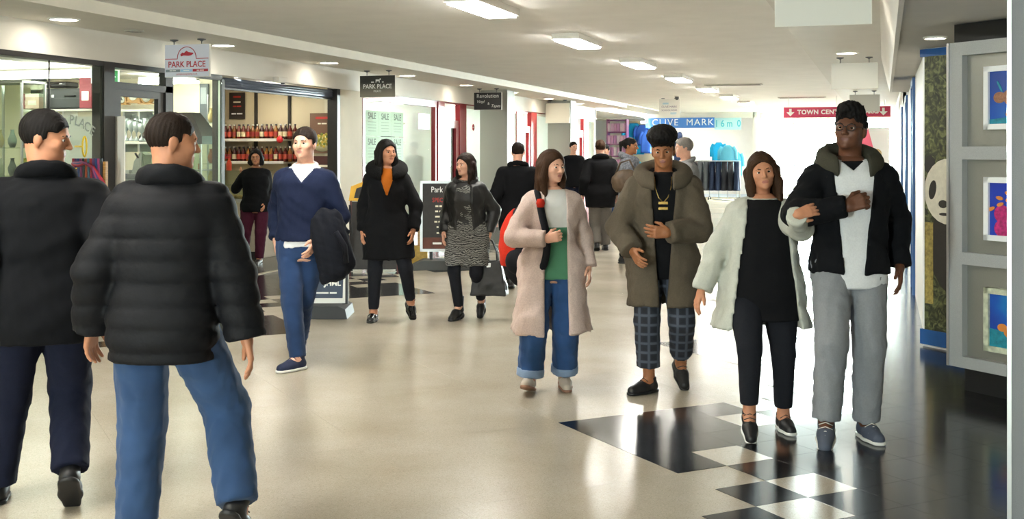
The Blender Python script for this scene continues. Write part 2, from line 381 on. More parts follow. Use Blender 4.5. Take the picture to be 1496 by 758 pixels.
# shop 1 room
s1 = struct(MB().box(-13.5, -8.86, 14.0, 14.1, 0, 2.7).box(-13.3, -13.2, 5.9, 14.1, 0, 2.7).box(-13.5, -8.2, 5.9, 6, 0, 2.7).build('wall_left', mat('shop_cream', 'efe6cf', .7)))
struct(box('ceiling', M_white, -13.5, -8.2, 6, 16.5, 2.62, 2.75))
struct(box('floor', mat('shop_carpet', '5a5650', .9, noise=.2, nscale=200), -13.4, -8.2, 6, 12.95, -.01, .012))
def tube_light(label, a, b, z=2.56):
    a = Vector((a[0], a[1], z)); b = Vector((b[0], b[1], z)); L = (b - a).length; rz = math.atan2(b.y - a.y, b.x - a.x)
    t = thing('strip_light', label, 'strip light', (a + b) / 2, rz)
    MB().box(-L / 2, L / 2, -.04, .04, .0, .06).build('housing', M_white, t)
    MB().box(-L / 2 + .03, L / 2 - .03, -.09, .09, -.03, .0, ch=.01).build('tube', M_shopE, t)
tube_light('long fluorescent strip light behind the key shop window', (-12.4, 11.6), (-8.9, 11.6), 2.5)
tube_light('fluorescent strip light near the front of the key shop', (-10.8, 8.2), (-10.8, 10.2), 2.5)
tube_light('short strip light over the glass display corner', (-9.6, 13.3), (-8.7, 13.3), 2.52)

# ---- writing on the glass: shop name in an arc, keys, cutting
gx = XL + .004
def key_word(word, p0, p1, sag, size, m, lab, cat='lettering'):
    """letters set along an arc on the glass plane, reading towards +Y"""
    t = thing('window_lettering', lab, cat, (gx, (p0[0] + p1[0]) / 2, p0[1]))
    n = len(word)
    for k, chx in enumerate(word):
        if chx == ' ': continue
        f = (k + .5) / n; y = (f - .5) * (p1[0] - p0[0]); z = sag * (1 - (2 * f - 1) ** 2) + (p1[1] - p0[1]) * f
        slope = math.atan2(-sag * 4 * (2 * f - 1) , (p1[0] - p0[0])) 
        me = text_mesh(chx, size, ext=.001, bold=.002); me.materials.clear(); me.materials.append(m)
        me.transform(Matrix.Rotation(R(90), 4, 'Z') @ Matrix.Rotation(-slope, 4, 'Y'))
        link_mesh('letter', me, t, (0, y, z))
    return t
M_let = mat('grey_green_vinyl', '7c8575', .5); M_yel = mat('yellow_vinyl', 'd9b914', .45); M_pale = mat('pale_green_vinyl', 'b9cfae', .5)
def gp(px, py): p = onX(px, py, XL); return p[1], p[2]
ya, za = gp(60, 192); yb, zb = gp(138, 192)
key_word('PARK PLACE', (ya, za), (yb, zb - .02), .13, .14, M_let, 'grey green shop name lettering arched across the key shop glass')
ya, za = gp(62, 294); yb, zb = gp(142, 272)
key_word('CUTTING', (ya, za), (yb, zb), .0, .15, M_pale, 'pale green CUTTING lettering low on the key shop glass')
ya, za = gp(62, 216); yb, zb = gp(98, 190)
key_word('KEY', (ya, za), (yb, zb - .05), .0, .13, M_pale, 'pale KEY lettering on the key shop glass')
def key_sign(lab, yc, zc, s, solid, flip):
    t = thing('key_decal', lab, 'decal', (gx, yc, zc))
    ring = [(0.002, s * .5 * math.cos(a) * .62, s * math.sin(a)) for a in [2 * PI * i / 24 for i in range(24)]]
    if solid:
        MB().add([(0.002, p[1] * 1.3, p[2]) for p in ring] + [(-.001, p[1] * 1.3, p[2]) for p in ring], [tuple(range(24)), tuple(range(47, 23, -1))]).build('bow', M_yel, t)
    else: MB().tube(ring, s * .1, 6, closed=True).build('bow', M_yel, t)
    b = MB().box(-.001, .003, flip * s * .3, flip * s * 2.1, s * .05, s * .2) if flip > 0 else MB().box(-.001, .003, flip * s * 1.5, flip * s * .3, -s * .1, s * .1)
    if solid: b.box(-.001, .003, s * .3, s * 2.1, -s * .25, -s * .1).box(-.001, .003, s * 1.6, s * 1.9, -s * .5, -s * .2)
    b.build('blade', M_yel, t)
y, z = gp(123, 214); key_sign('yellow outlined key with a long oval bow on the shop glass', y, z, .105, False, -1)
y, z = gp(92, 248); key_sign('solid yellow key pointing right on the shop glass', y, z, .10, True, 1)

# ---- goods in the key shop
M_shelf = mat('white_shelf', 'e9e6dc', .5); M_grey = mat('grey_plastic', '5f6164', .5); M_gsh = mat('grey_shelving', '8b8f88', .5)
def at1(px, py, Y=12.5): return onY(px, py, Y)
def shelf(label, pxa, pxb, py, Y, dep=.3, th=.03, m=M_shelf, name='goods_shelf'):
    a = at1(pxa, py, Y); b = at1(pxb, py, Y)
    t = thing(name, label, 'shelf', (a[0], Y, a[2])); MB().box(0, b[0] - a[0], 0, dep, -th, 0, ch=.004).build('board', m, t)
    for q in (.12, .5, .88): MB().box((b[0] - a[0]) * q - .01, (b[0] - a[0]) * q + .01, .02, dep, -th - .1, -th).build('bracket', M_alu, t)
    return t
shelf('long white shelf carrying black cases in the key shop', 32, 150, 160, 12.5)
shelf('white shelf of glass trophies seen through the shop door', 172, 232, 207, 12.5)
shelf('white shelf under the carved wooden clocks', 172, 232, 160, 12.5)
shelf('grey shelf with the engraving machine in the key shop', 172, 232, 262, 13.45, .4, .04, M_gsh)
def case(label, pxa, pxb, pya, pyb, Y, m):
    a = at1(pxa, pyb, Y); b = at1(pxb, pya, Y); w = b[0] - a[0]; h = b[2] - a[2]
    t = thing('carry_case', label, 'case', (a[0] + w / 2, Y, a[2] + .001))
    MB().box(-w / 2, w / 2, 0, .26, 0, h, ch=.02).build('shell', m, t)
    MB().tube([(-.08, -.01, h * .6), (-.07, -.035, h * .62), (.07, -.035, h * .62), (.08, -.01, h * .6)], .01).build('handle', M_blk, t)
    for q in (-.3, .3): MB().box(w * q - .02, w * q + .02, -.01, .004, h * .55, h * .68).build('latch', M_alu, t)
    MB().box(-w / 2 + .01, w / 2 - .01, -.004, .004, h * .5 - .004, h * .5 + .004).build('seam', M_grey, t)
case('long dark grey instrument case lying on the key shop shelf', 60, 148, 128, 159, 12.52, mat('case_grey', '3c4042', .5))
case('smaller black case on top of the long grey case', 62, 96, 119, 128, 12.56, M_blk)
def carton(label, pxa, pxb, pya, pyb, Y, m, m2=None, name='carton', dep=.2):
    a = at1(pxa, pyb, Y); b = at1(pxb, pya, Y); w = b[0] - a[0]; h = b[2] - a[2]
    t = thing(name, label, 'box', (a[0] + w / 2, Y, a[2] + .001))
    MB().box(-w / 2, w / 2, 0, dep, 0, h, ch=.004).build('body', m, t)
    MB().box(-w / 2 - .002, w / 2 + .002, -.002, dep + .002, h * .78, h + .003, ch=.003).build('lid', m2 or m, t)
    MB().box(-w * .3, w * .3, -.004, 0, h * .25, h * .55).build('sticker', M_shelf, t)
M_maroon = mat('maroon_card', '8a3a44', .6); M_pink = mat('pink_card', 'd9b6ac', .6)
carton('maroon gift box standing in front of the long case', 116, 133, 113, 158, 12.3, M_maroon)
carton('pale pink gift box left of the long case', 37, 57, 137, 159, 12.4, M_pink, M_shelf)
carton('pale box at the right end of the case shelf', 136, 149, 140, 158, 12.35, M_pink)
def bottle_mesh(nm, h, r, cols):
    b = MB(); b.lathe([(r * .9, 0), (r, .01), (r, h * .58), (r * .85, h * .66), (r * .36, h * .8), (r * .34, h * .92)], 14, 0)
    b.lathe([(r * 1.02, h * .18), (r * 1.02, h * .5)], 14, 1, cap=False); b.lathe([(r * .4, h * .9), (r * .4, h), (r * .3, h)], 12, 2)
    return b.mesh(nm, cols)
M_dglass = mat('dark_bottle_glass', '22302c', .12); M_lab = mat('bottle_label', 'd5cfc0', .6)
bm_ = bottle_mesh('decanter', .3, .06, [M_dglass, M_lab, M_redb])
for k, (px, lb) in enumerate([(44, 'dark decanter with a red stopper at the left of the shelf'), (55, 'dark decanter with a red stopper nearest the black case')]):
    p = at1(px, 137, 12.5); tag(link_mesh('decanter', bm_, None, (p[0], p[1] + .1, p[2])), lb, 'bottle', 'decanters on the gift boxes')
p = at1(47, 159, 12.5); carton('low maroon box under the decanters', 31, 60, 137, 159, 12.55, M_maroon, M_maroon, 'carton', .25)
# glass cabinet at far left
a = at1(-30, 330, 11.4); b = at1(32, 122, 11.4)
t = thing('glass_cabinet', 'tall glass display cabinet at the far left of the key shop', 'cabinet', ((a[0] + b[0]) / 2, 11.6, 0.012)); w = (b[0] - a[0]) / 2; h = b[2]
MB().box(-w, w, -.2, .2, 0, .5).build('base', M_gsh, t)
for sx in (-1, 1):
    for sy in (-1, 1): box('post', M_alu, sx * w - .012, sx * w + .012, sy * .2 - .012, sy * .2 + .012, .5, h, t)
MB().box(-w - .01, w + .01, -.21, .21, h, h + .03).build('top', M_gsh, t)
for q in (.9, 1.25, 1.6): box('glass_shelf', M_glg, -w, w, -.19, .19, q, q + .01, t)
box('front_pane', M_glg, -w, w, -.204, -.198, .5, h, t); box('side_pane', M_glg, w - .003, w + .003, -.2, .2, .5, h, t)
goods = [mat('goods_%d' % i, c, .45) for i, c in enumerate(['b9a46a', '7d8c8a', 'a55a3c', 'd8d4c4', '46565c', 'c6b13a'])]
vase = MB().lathe([(.03, 0), (.05, .05), (.055, .1), (.03, .16), (.02, .2), (.028, .22)], 12).mesh('ornament', goods[3])
cup = MB().lathe([(.035, 0), (.03, .015), (.008, .03), (.008, .07), (.04, .1), (.05, .17), (.046, .17), (.03, .1)], 12).mesh('trophy', mat('clear_trophy', 'cfd8d6', .1, metal=.4))
posn = ['left', 'middle', 'right']
for zi, z in enumerate((.91, 1.26, 1.61)):
    for xi in range(3):
        o = link_mesh('ornament', vase, None, ((a[0] + b[0]) / 2 + (xi - 1) * w * .6, 11.6, z + .012))
        me = vase.copy(); me.materials[0] = goods[(zi * 3 + xi) % 6]; o.data = me
        tag(o, 'small ornament vase, %s on the %s glass shelf of the corner cabinet' % (posn[xi], ['low', 'middle', 'high'][zi]), 'ornament', 'ornaments in the glass cabinet')
# clocks
def clock(label, px, py, s, rnd):
    p = at1(px, py, 12.62); t = thing('wooden_clock', label, 'clock', (p[0], p[1], p[2] - s))
    if rnd: MB().lathe([(s, 0), (s * 1.05, .03), (s * .9, .06), (s * .72, .05), (s * .7, .0)], 24, M=Matrix.Translation((0, .05, s)) @ Matrix.Rotation(R(90), 4, 'X')).box(-s * 1.2, s * 1.2, -.04, .06, -.0, s * .14).build('case', M_wood, t)
    else: MB().box(-s, s, -.02, .06, 0, s * 2, ch=.02).box(-s * .2, s * .2, -.02, .06, s * 2 - .01, s * 2.2).box(-s * 1.15, s * 1.15, -.03, .06, -.0, s * .16).build('case', M_wood, t)
    MB().lathe([(.001, 0), (s * .68, 0), (s * .68, .012), (.001, .012)], 24, M=Matrix.Translation((0, -.022 if not rnd else 0.0, s)) @ Matrix.Rotation(R(90), 4, 'X')).build('dial', M_shelf, t)
    MB().box(-.005, .005, -.04, -.036, s, s * 1.5).box(0, s * .35, -.04, -.036, s - .005, s + .005).build('hand', M_blk, t)
clock('square carved wooden clock above the shop door shelf', 196, 139, .1, False)
clock('round wooden clock beside the square clock', 214, 142, .09, True)
clock('small wooden clock at the left of the door opening', 180, 146, .06, False)
k = 0
for row, (pyb, Y) in enumerate([(206, 12.55), (206, 12.72)]):
    for q in range(7):
        p = at1(177 + q * 7.5 + row * 3, pyb, 12.55); o = link_mesh('trophy', cup, None, (p[0], Y, p[2] + .001)); sc = 1.35 + .5 * ((q * 7 + row * 3) % 4) / 4 + row * .3; o.scale = (1.1, 1.1, sc)
        tag(o, '%s glass trophy from the left, %s row on the white door shelf' % (names[q], ['front', 'taller back'][row]), 'trophy', 'glass trophies in %s row on the door shelf' % ['front', 'back'][row])
a = at1(173, 262, 13.5); t = thing('engraving_machine', 'grey engraving machine on the shelf inside the shop door', 'machine', (a[0] + .22, 13.6, a[2] + .001))
MB().box(-.2, .2, -.12, .12, 0, .08, ch=.01).build('base', M_grey, t); MB().prism([(-.02, .08), (.14, .08), (.2, .34), (.12, .38), (.02, .25)], -.08, .08).build('head', M_gsh, t)
MB().tube([(.1, -.1, .3), (.1, -.16, .36)], .014).build('lever', M_blk, t); MB().box(-.18, -.05, -.09, .09, .08, .13).build('table', M_alu, t)
carton('blue carton on the floor shelf inside the shop door', 172, 200, 268, 300, 13.5, mat('blue_card', '6f9ec8', .5))
# lighter display stand with a pitched black top
a = onY(203, 212, 13.0); b = onY(295, 200, 13.0)
t = thing('display_stand', 'rotating glass display stand with a black pitched top inside the shop', 'display stand', ((a[0] + b[0]) / 2, 13.2, .012)); w = (b[0] - a[0]) / 2; zz = a[2]
MB().box(-w, w, -.2, .2, zz, b[2]).build('band', M_blkp, t)
pz = onY(250, 166, 13.1)[2]
MB().add([(-w, -.2, b[2]), (w, -.2, b[2]), (w, .2, b[2]), (-w, .2, b[2]), (-w * .55, -.1, pz), (w * .55, -.1, pz), (w * .55, .1, pz), (-w * .55, .1, pz)], [(0, 1, 5, 4), (1, 2, 6, 5), (2, 3, 7, 6), (3, 0, 4, 7), (4, 5, 6, 7), (3, 2, 1, 0)]).build('roof', mat('brown_black', '2b211d', .4), t)
for sx in (-1, 1):
    for sy in (-1, 1): box('post', M_alu, sx * (w - .03) - .012, sx * (w - .03) + .012, sy * .18 - .012, sy * .18 + .012, .6, zz, t)
MB().box(-w, w, -.2, .2, 0, .6).build('base', M_blkp, t)
for sy in (-.19, .19): box('pane', M_glg, -w + .03, w - .03, sy - .003, sy + .003, .6, zz, t)
for q in range(4): box('tray', M_gsh, -w + .04, w - .04, -.16, .16, .68 + q * .21, .695 + q * .21, t)
for sx in (-.62, .62): text('lettering', 'zippo', .055, mat('white_print', 'f2f2ee', .5), t, (sx * w, -.204, (zz + b[2]) / 2), bold=.002)
k = 0
for q in range(4):
    for e in range(6):
        o = MB().box(-.02, .02, -.012, .012, 0, .075, ch=.004).box(-.021, .021, -.013, .013, .045, .077, ch=.004).build('lighter', goods[(q + e) % 6], None, (t.location[0] - w + .1 + e * (2 * w - .2) / 5, 13.1, .71 + q * .21))
        tag(o, '%s flip lighter from the left on the %s tray of the display stand' % (names[e], ['lowest', 'second lowest', 'second highest', 'highest'][q]), 'lighter', 'lighters on display tray %d' % q)
# leather goods rack in the window
a = onY(100, 300, 10.4); b = onY(145, 236, 10.4)
t = thing('leather_goods_rack', 'wooden window rack hung with colourful straps behind the solid key', 'rack', ((a[0] + b[0]) / 2, 10.5, .35)); w = (b[0] - a[0]) / 2; h = b[2] - .35
for sx in (-1, 1): box('post', M_wood, sx * w - .02, sx * w + .02, -.02, .02, 0, h, t)
for q in (.62, .8, 1.0): box('rail', M_wood, -w, w, -.03, -.0, h * q - .03, h * q, t)
strap = [mat('strap_%d' % i, c, .5) for i, c in enumerate(['b3263c', '5a2f6e', '27407e', '8f2f66', '30343c', 'c2532f', '4a6f8c'])]
for q in range(12):
    x = -w + (q + .6) * 2 * w / 12.2; MB().box(x - .012, x + .012, -.045, -.035, h * .45, h * 1.02).box(x - .014, x + .014, -.05, -.032, h * .98, h * 1.03).build('strap', strap[q % 7], t)
for q in range(4): MB().tube([(-w + .03, -.07, h * .98), (-w * .4 + q * .02, -.09, h * .96 + q * .01), (0, -.09, h * .985), (w * .5, -.08, h * .95), (w + .02, -.06, h * .8 - q * .05), (w + .07, -.05, h * .5)], .02, 6).build('strap_bundle', strap[q], t)
box('backing_board', M_shelf, -w - .75, w + .02, .3, .32, .2, h * 1.45, t)
# grey wall banner behind the corner glass
a = onY(289, 176, 13.9); b = onY(301, 122, 13.9)
t = thing('wall_hanging', 'narrow grey wall hanging seen through the corner glass', 'wall hanging', ((a[0] + b[0]) / 2, 13.94, a[2]))
MB().box(-(b[0] - a[0]) / 2, (b[0] - a[0]) / 2, 0, .04, 0, (b[2] - a[2]), ch=.006).build('panel', mat('slate', '5d6468', .5), t)
box('inset', mat('pale_slate', '9aa2a4', .4), -(b[0] - a[0]) / 2 + .02, (b[0] - a[0]) / 2 - .02, -.004, 0, (b[2] - a[2]) * .45, (b[2] - a[2]) * .9, t)
# narrow glass shelf tower in the corner with small goods
a = onY(303, 300, 13.75); b = onY(319, 110, 13.75); xc = (a[0] + b[0]) / 2; w = .11
t = thing('shelf_tower', 'narrow glass shelf tower at the corner beside the deli', 'shelf', (xc, 13.8, .012))
MB().box(-w, w, -.12, .12, 0, .25).build('base', M_shelf, t)
for sx in (-1, 1): box('post', M_alu, sx * w - .008, sx * w + .008, -.01, .01, .25, 2.35, t)
for q in range(6): box('glass_shelf', M_glg, -w, w, -.12, .12, .55 + q * .28, .56 + q * .28, t)
for q in range(6):
    for e in range(2):
        o = link_mesh('ornament', vase, None, (xc + (e - .5) * .1, 13.78, .562 + q * .28 + .012)); o.data = vase.copy(); o.data.materials[0] = goods[(q * 2 + e + 2) % 6]; o.scale = (.8, .8, .9)
        tag(o, 'little %s ornament on the %s shelf of the glass corner tower' % (['left hand', 'right hand'][e], names[q] + ' lowest'), 'ornament', 'ornaments in the corner tower')

# ---------------------------------------------------------------- deli kiosk
YB = 16.3
struct(MB().box(-13.4, XL - .1, YB, YB + .12, 0, 2.7).build('wall_left', mat('deli_wall', 'cdbf9f', .7)))
struct(box('floor', mat('deli_floor', '55544f', .25, noise=.15, nscale=8), -10.2, -7.62, 12.96, YB, -.008, .0045))
struct(box('trim_8', M_cream, -7.66, -7.58, 12.95, YB, -.004, .008))
struct(MB().box(XL - .14, XL + .0, 12.93, 13.0, 0, 2.5).box(XL - .16, XL + .01, 16.2, 16.3, 0, 2.57).build('trim_9', M_dark))
ro = thing('roller_shutter', 'rolled blue grey shutter across the top of the deli opening', 'shutter', (XL - .1, 12.95, 2.47))
M_sh = mat('shutter_blue_grey', '6c7688', .4, metal=.4)
for q in range(3): MB().tube([(0.0, 0, -.03 + q * .035), (0, YB - 13.0, -.03 + q * .035)], .03, 10).build('slat', M_sh, ro)
MB().box(-.03, .02, 0, YB - 13.0, -.085, -.06).build('bottom_rail', M_dark, ro)
tube_light('strip light on the deli ceiling', (-9.0, 15.3), (-9.0, 15.8), 2.52)
# white detector on the fascia
t = thing('alarm_box', 'small white alarm box on the fascia above the deli', 'alarm', (XL + .02, 14.35, 2.59))
MB().box(-.02, .08, -.13, .13, -.05, .03, ch=.012).build('body', M_white, t); MB().lathe([(.03, 0), (.03, -.012), (.02, -.018)], 12, c=(.04, .05, -.05)).build('lens', M_grey, t)
# shelving standards and shelves
def atd(px, py, Y=YB - .02): return onY(px, py, Y)
for k, px in enumerate((326, 374, 423)):
    p = atd(px, 130); q = atd(px, 300)
    tag(MB().box(-.022, .022, -.02, .02, 0, p[2] - .7).box(-.008, .008, -.03, -.02, .05, p[2] - .75).build('shelf_upright', mat('dark_upright', '3a352e', .5, metal=.4), None, (p[0], YB - .02, .7)), 'dark metal shelf upright on the deli wall, %s from the left' % names[k], 'upright', 'deli shelf uprights')
M_dsh = mat('deli_shelf', 'c9c2ae', .5)
zA, zB = atd(322, 204)[2], atd(322, 236)[2]
for (z, lb) in ((zA, 'upper cream shelf holding sauce bottles in the deli'), (zB, 'lower cream shelf holding sauce bottles in the deli')):
    t = thing('deli_shelf', lb, 'shelf', (-9.6, YB, z)); MB().box(-1.2, .68, -.3, 0, -.025, 0, ch=.004).build('board', M_dsh, t); MB().box(-1.2, .68, -.305, -.295, -.03, .012).build('price_edge', M_shelf, t)
sauces = ['5a1c14', '6a2416', '7a4a1a', '4c1712', '3a1a14', '8a5a22']
sm = [bottle_mesh('sauce_bottle', .24, .036, [mat('sauce_%d' % i, c, .2), mat('sauce_label_%d' % (i % 3), ['b8402a', 'd8c8a0', '8f2a20'][i % 3], .5), mat('cap_%d' % (i % 2), ['d8d4c8', '3a3a3a'][i % 2], .5)]) for i, c in enumerate(sauces)]
k = 0
for r, (z, nm) in enumerate(((zA, 'upper'), (zB, 'lower'))):
    for row in range(2):
        for q in range(16):
            o = link_mesh('sauce_bottle', sm[(q // 3 + row + r * 2 + (q * 7 % 3 == 0)) % 6], None, (-10.1 + q * .083 + row * .03, YB - .21 + row * .11, z + .001))
            tag(o, '%s sauce bottle from the left, %s row of the %s deli shelf' % (names[q], ['front', 'back'][row], nm), 'bottle', 'sauce bottles, %s row, %s deli shelf' % (['front', 'back'][row], nm))
p = atd(409, 204, YB - .32); t = thing('shelf_tag', 'round red price tag on the upper deli shelf', 'tag', (p[0], YB - .325, p[2]))
MB().lathe([(.001, 0), (.055, 0), (.055, .006), (.001, .006)], 20, M=Matrix.Rotation(R(90), 4, 'X')).build('disc', mat('tag_red', 'd61f26', .5), t); MB().box(-.006, .006, -.004, .008, -.02, .07).build('clip', M_redb, t)
def poster(label, pxa, pxb, pya, pyb, Y, lines, base, art=None, name='poster', frame=None):
    a = onY(pxa, pyb, Y); b = onY(pxb, pya, Y); w = b[0] - a[0]; h = b[2] - a[2]
    t = thing(name, label, 'poster', ((a[0] + b[0]) / 2, Y, a[2])); box('sheet', base, -w / 2, w / 2, -.004, .0, 0, h, t)
    if frame: MB().box(-w / 2 - .015, w / 2 + .015, -.002, .006, -.015, h + .015).build('frame', frame, t)
    if art: art(t, w, h)
    for (s, sz, z, m) in lines: text('lettering', s, sz * h, m, t, (0, -.0055, z * h), ext=.0005, xs=.8)
    return t
M_cream2 = mat('cream_print', 'e4dcc4', .6); M_redp = mat('red_print', 'b3261e', .6); M_brn = mat('brown_poster', '2c211a', .6); M_wp = mat('white_print', 'f2f2ee', .5)
poster('dark brown poster with cream lettering high on the deli wall', 335, 358, 135, 174, YB - .03, [('~xxxxx', .16, .84, M_redp), ('~xxxxxxx', .11, .64, M_cream2), ('~xxxx xxxxx', .09, .48, M_redp), ('~xxxx xxxxx', .12, .2, M_wp)], M_brn)
def bowl_art(t, w, h):
    MB().lathe([(.001, 0), (.40 * w, 0), (.40 * w, .002), (.001, .002)], 28, M=Matrix.Translation((0, -.0045, h * .33)) @ Matrix.Rotation(R(90), 4, 'X')).build('bowl', mat('bowl_cream', 'cfc59a', .5), t).scale = (1, 1, .75)
    b = MB()
    for q in range(26):
        an = q * 2.4; rr = .33 * w * math.sqrt((q + .5) / 26)
        b.lathe([(.001, 0), (.06 * w, 0), (.05 * w, .002), (.001, .002)], 7, q % 3, M=Matrix.Translation((rr * math.cos(an), -.0075, h * .33 + rr * .75 * math.sin(an))) @ Matrix.Rotation(R(90), 4, 'X'))
    b.build('food', [mat('food_a', '9a8a2c', .6), mat('food_b', '6f7a2a', .6), mat('food_c', 'c2a53a', .6)], t)
poster('brown food poster showing a bowl of curry beside the deli doorway', 453, 489, 165, 224, YB - .05, [('~xxxxxxx', .13, .88, M_redp), ('~xxx xxxxx', .07, .74, M_cream2)], mat('food_poster', '6b4a34', .6), bowl_art)
poster('lower dark red poster under the curry poster', 453, 489, 228, 300, YB - .05, [('~xxxxxxx', .1, .8, M_cream2)], mat('dark_red_poster', '4a201c', .6))
# glass counter
t = thing('deli_counter', 'white deli counter with a glass display top beside the standing woman', 'counter', (-9.0, 15.2, .0045))
MB().box(-.33, .3, -.28, .3, 0, .82, ch=.01).build('body', mat('counter_white', 'c9c4b6', .5), t); MB().box(-.34, .32, -.3, .32, .82, .87, ch=.008).build('worktop', M_alu, t); MB().box(-.32, .29, -.29, -.27, .0, .1).build('kick_plate', M_blk, t)
box('front_glass', M_glg, -.33, .3, -.285, -.275, .87, 1.28, t); box('top_glass', M_glg, -.33, .3, -.285, .1, 1.28, 1.29, t); box('middle_shelf', M_glg, -.32, .29, -.27, .1, 1.07, 1.08, t)
for sx in (-.32, .29): box('post', M_alu, sx - .012, sx + .012, -.29, -.27, .87, 1.29, t)
pie = MB().lathe([(.05, 0), (.07, .03), (.065, .045), (.02, .055), (.001, .055)], 12).mesh('pie', mat('pastry', 'b98a4a', .6, noise=.3, nscale=60))
for q in range(4):
    for r in range(2): tag(link_mesh('pie', pie, None, (-9.24 + q * .16, 15.02 + r * .17, .8755)), '%s golden pie from the left in the %s row inside the deli counter' % (names[q], ['front', 'back'][r]), 'pie', 'pies in the deli counter, row %d' % r)
t = thing('meat_slicer', 'brown and steel slicer on top of the deli counter', 'slicer', (-9.0, 15.38, .8755))
MB().box(-.17, .17, -.1, .1, 0, .09, ch=.01).build('base', M_alu, t); MB().lathe([(.001, 0), (.13, 0), (.13, .02), (.001, .02)], 24, M=Matrix.Translation((0, -.04, .2)) @ Matrix.Rotation(R(90), 4, 'X')).build('blade', M_steel, t); MB().prism([(-.15, .1), (.02, .1), (.09, .3), (-.06, .32)], .0, .06).build('carriage', mat('brown_plastic', '4d3326', .5), t)
t = thing('cloth_bottle', 'orange spray bottle on the end of the deli counter', 'bottle', (-9.26, 14.98, .8755 + .42))
MB().lathe([(.035, 0), (.038, .01), (.038, .12), (.014, .16), (.014, .18)], 14).build('body', mat('orange_plastic', 'd2482a', .4), t); MB().box(-.05, .02, -.012, .012, .18, .21, ch=.004).build('trigger_head', mat('red_cap', 'b3201c', .4), t)

# ---------------------------------------------------------------- red framed shops
struct(MB().box(-8.2, -8.1, 17.12, 33, 2.53, 2.57).build('trim_10', M_red))
def rb(nm, ya, yb, m=M_red): return struct(box(nm, m, XL - .08, XL + .02, ya, yb, 0, 2.53))
w6 = window('window_6', 17.14, 20.45, .25, 2.53, M_red, .1, .09)
struct(box('wall_left', M_red, XL - .09, XL, 17.14, 20.45, 0, .25))
rb('trim_11', 20.45, 20.78); 
d2 = struct(MB().box(XL - .08, XL, 20.8, 20.9, 0, 2.2).box(XL - .08, XL, 21.45, 21.6, 0, 2.2).box(XL - .08, XL, 20.9, 21.45, 2.05, 2.2).box(XL - .08, XL, 20.9, 21.45, 0, .2).build('door_2', M_red)); box('pane', glass('grey_glass', 'b9bdb8', .12), XL - .05, XL - .04, 20.9, 21.45, .2, 2.05, d2)
rb('trim_12', 21.62, 22.0)
w7 = window('window_7', 22.0, 25.4, .1, 2.53, M_white, .06, .08); rb('trim_13', 25.4, 25.82, M_redb)
d3 = struct(MB().box(XL - .08, XL, 25.85, 25.95, 0, 2.2).box(XL - .08, XL, 26.4, 26.52, 0, 2.2).box(XL - .08, XL, 25.95, 26.4, 2.05, 2.2).build('door_3', M_redb)); box('pane', M_gl, XL - .05, XL - .04, 25.95, 26.4, 0, 2.05, d3)
rb('trim_14', 26.53, 27.0, M_redb)
w8 = window('window_8', 27.0, 30.3, .1, 2.53, M_white, .06, .08); rb('trim_15', 30.3, 30.95, M_redb)
d4 = struct(MB().box(XL - .08, XL, 31.0, 31.1, 0, 2.2).box(XL - .08, XL, 31.55, 31.65, 0, 2.2).box(XL - .08, XL, 31.1, 31.55, 2.0, 2.2).build('door_4', M_redb)); box('pane', M_gl, XL - .05, XL - .04, 31.1, 31.55, 0, 2.0, d4)
rb('trim_16', 31.65, 32.2, M_redb); window('window_9', 32.2, 33.0, .1, 2.53, M_white, .06, .08)
# rooms behind
M_room = mat('bright_room', 'eef1f4', .6)
struct(MB().box(-11.3, -11.2, 17.1, 33.2, 0, 2.9).box(-11.3, -8.2, 20.5, 20.6, 0, 2.6).box(-11.3, -8.2, 24.2, 24.3, 0, 2.6).box(-11.3, -8.2, 28.9, 29.0, 0, 2.6).box(-11.3, -8.1, 33.0, 33.12, 0, 2.9).build('wall_left', M_room))
struct(box('ceiling', M_white, -11.2, -8.2, 17.1, 33, 2.66, 2.75))
for k, (y0_, y1_) in enumerate([(17.6, 20.2), (21.2, 23.9), (24.8, 28.5), (29.4, 32.6)]):
    tube_light('strip light inside the %s red framed shop' % names[k], (-9.4, y0_), (-9.4, y1_), 2.58)
# columns in front of the far red shops
for k, (px0, px1) in enumerate([(701, 741), (800, 834)]):
    Y = [22.9, 27.9][k]; a = onY(px0, 200, Y); b = onY(px1, 200, Y)
    struct(MB().box(a[0], b[0], Y, Y + .5, 0, 2.88, ch=.01).build('wall_left', mat('column_grey', '9d9c94', .5, noise=.1, nscale=150)))
# sale posters on the first red window: a sheet of nine
M_sale = mat('sale_sheet', 'd6e2d6', .6); M_salet = mat('sale_print', '5d6b62', .6)
for r in range(4):
    for q in range(3):
        t = thing('sale_poster', 'pale green SALE poster, %s row from the top, %s of three columns' % (names[r], posn[q]), 'poster', (XL - .11, 17.72 + q * .535, 2.26 - r * .44 - .2), R(90), 'SALE posters on the red shop window')
        box('sheet', M_sale, -.262, .262, -.004, 0, -.215, .215, t)
        text('lettering', 'SALE', .15, M_salet, t, (0, -.006, .12), ext=.0006, bold=.003)
        for z in (.02, -.03, -.08, -.13): box('small_print', mat('sale_small', 'a4b4a8', .6), -.17 + (z % .03), .17, -.0055, -.004, z - .006, z + .006, t)
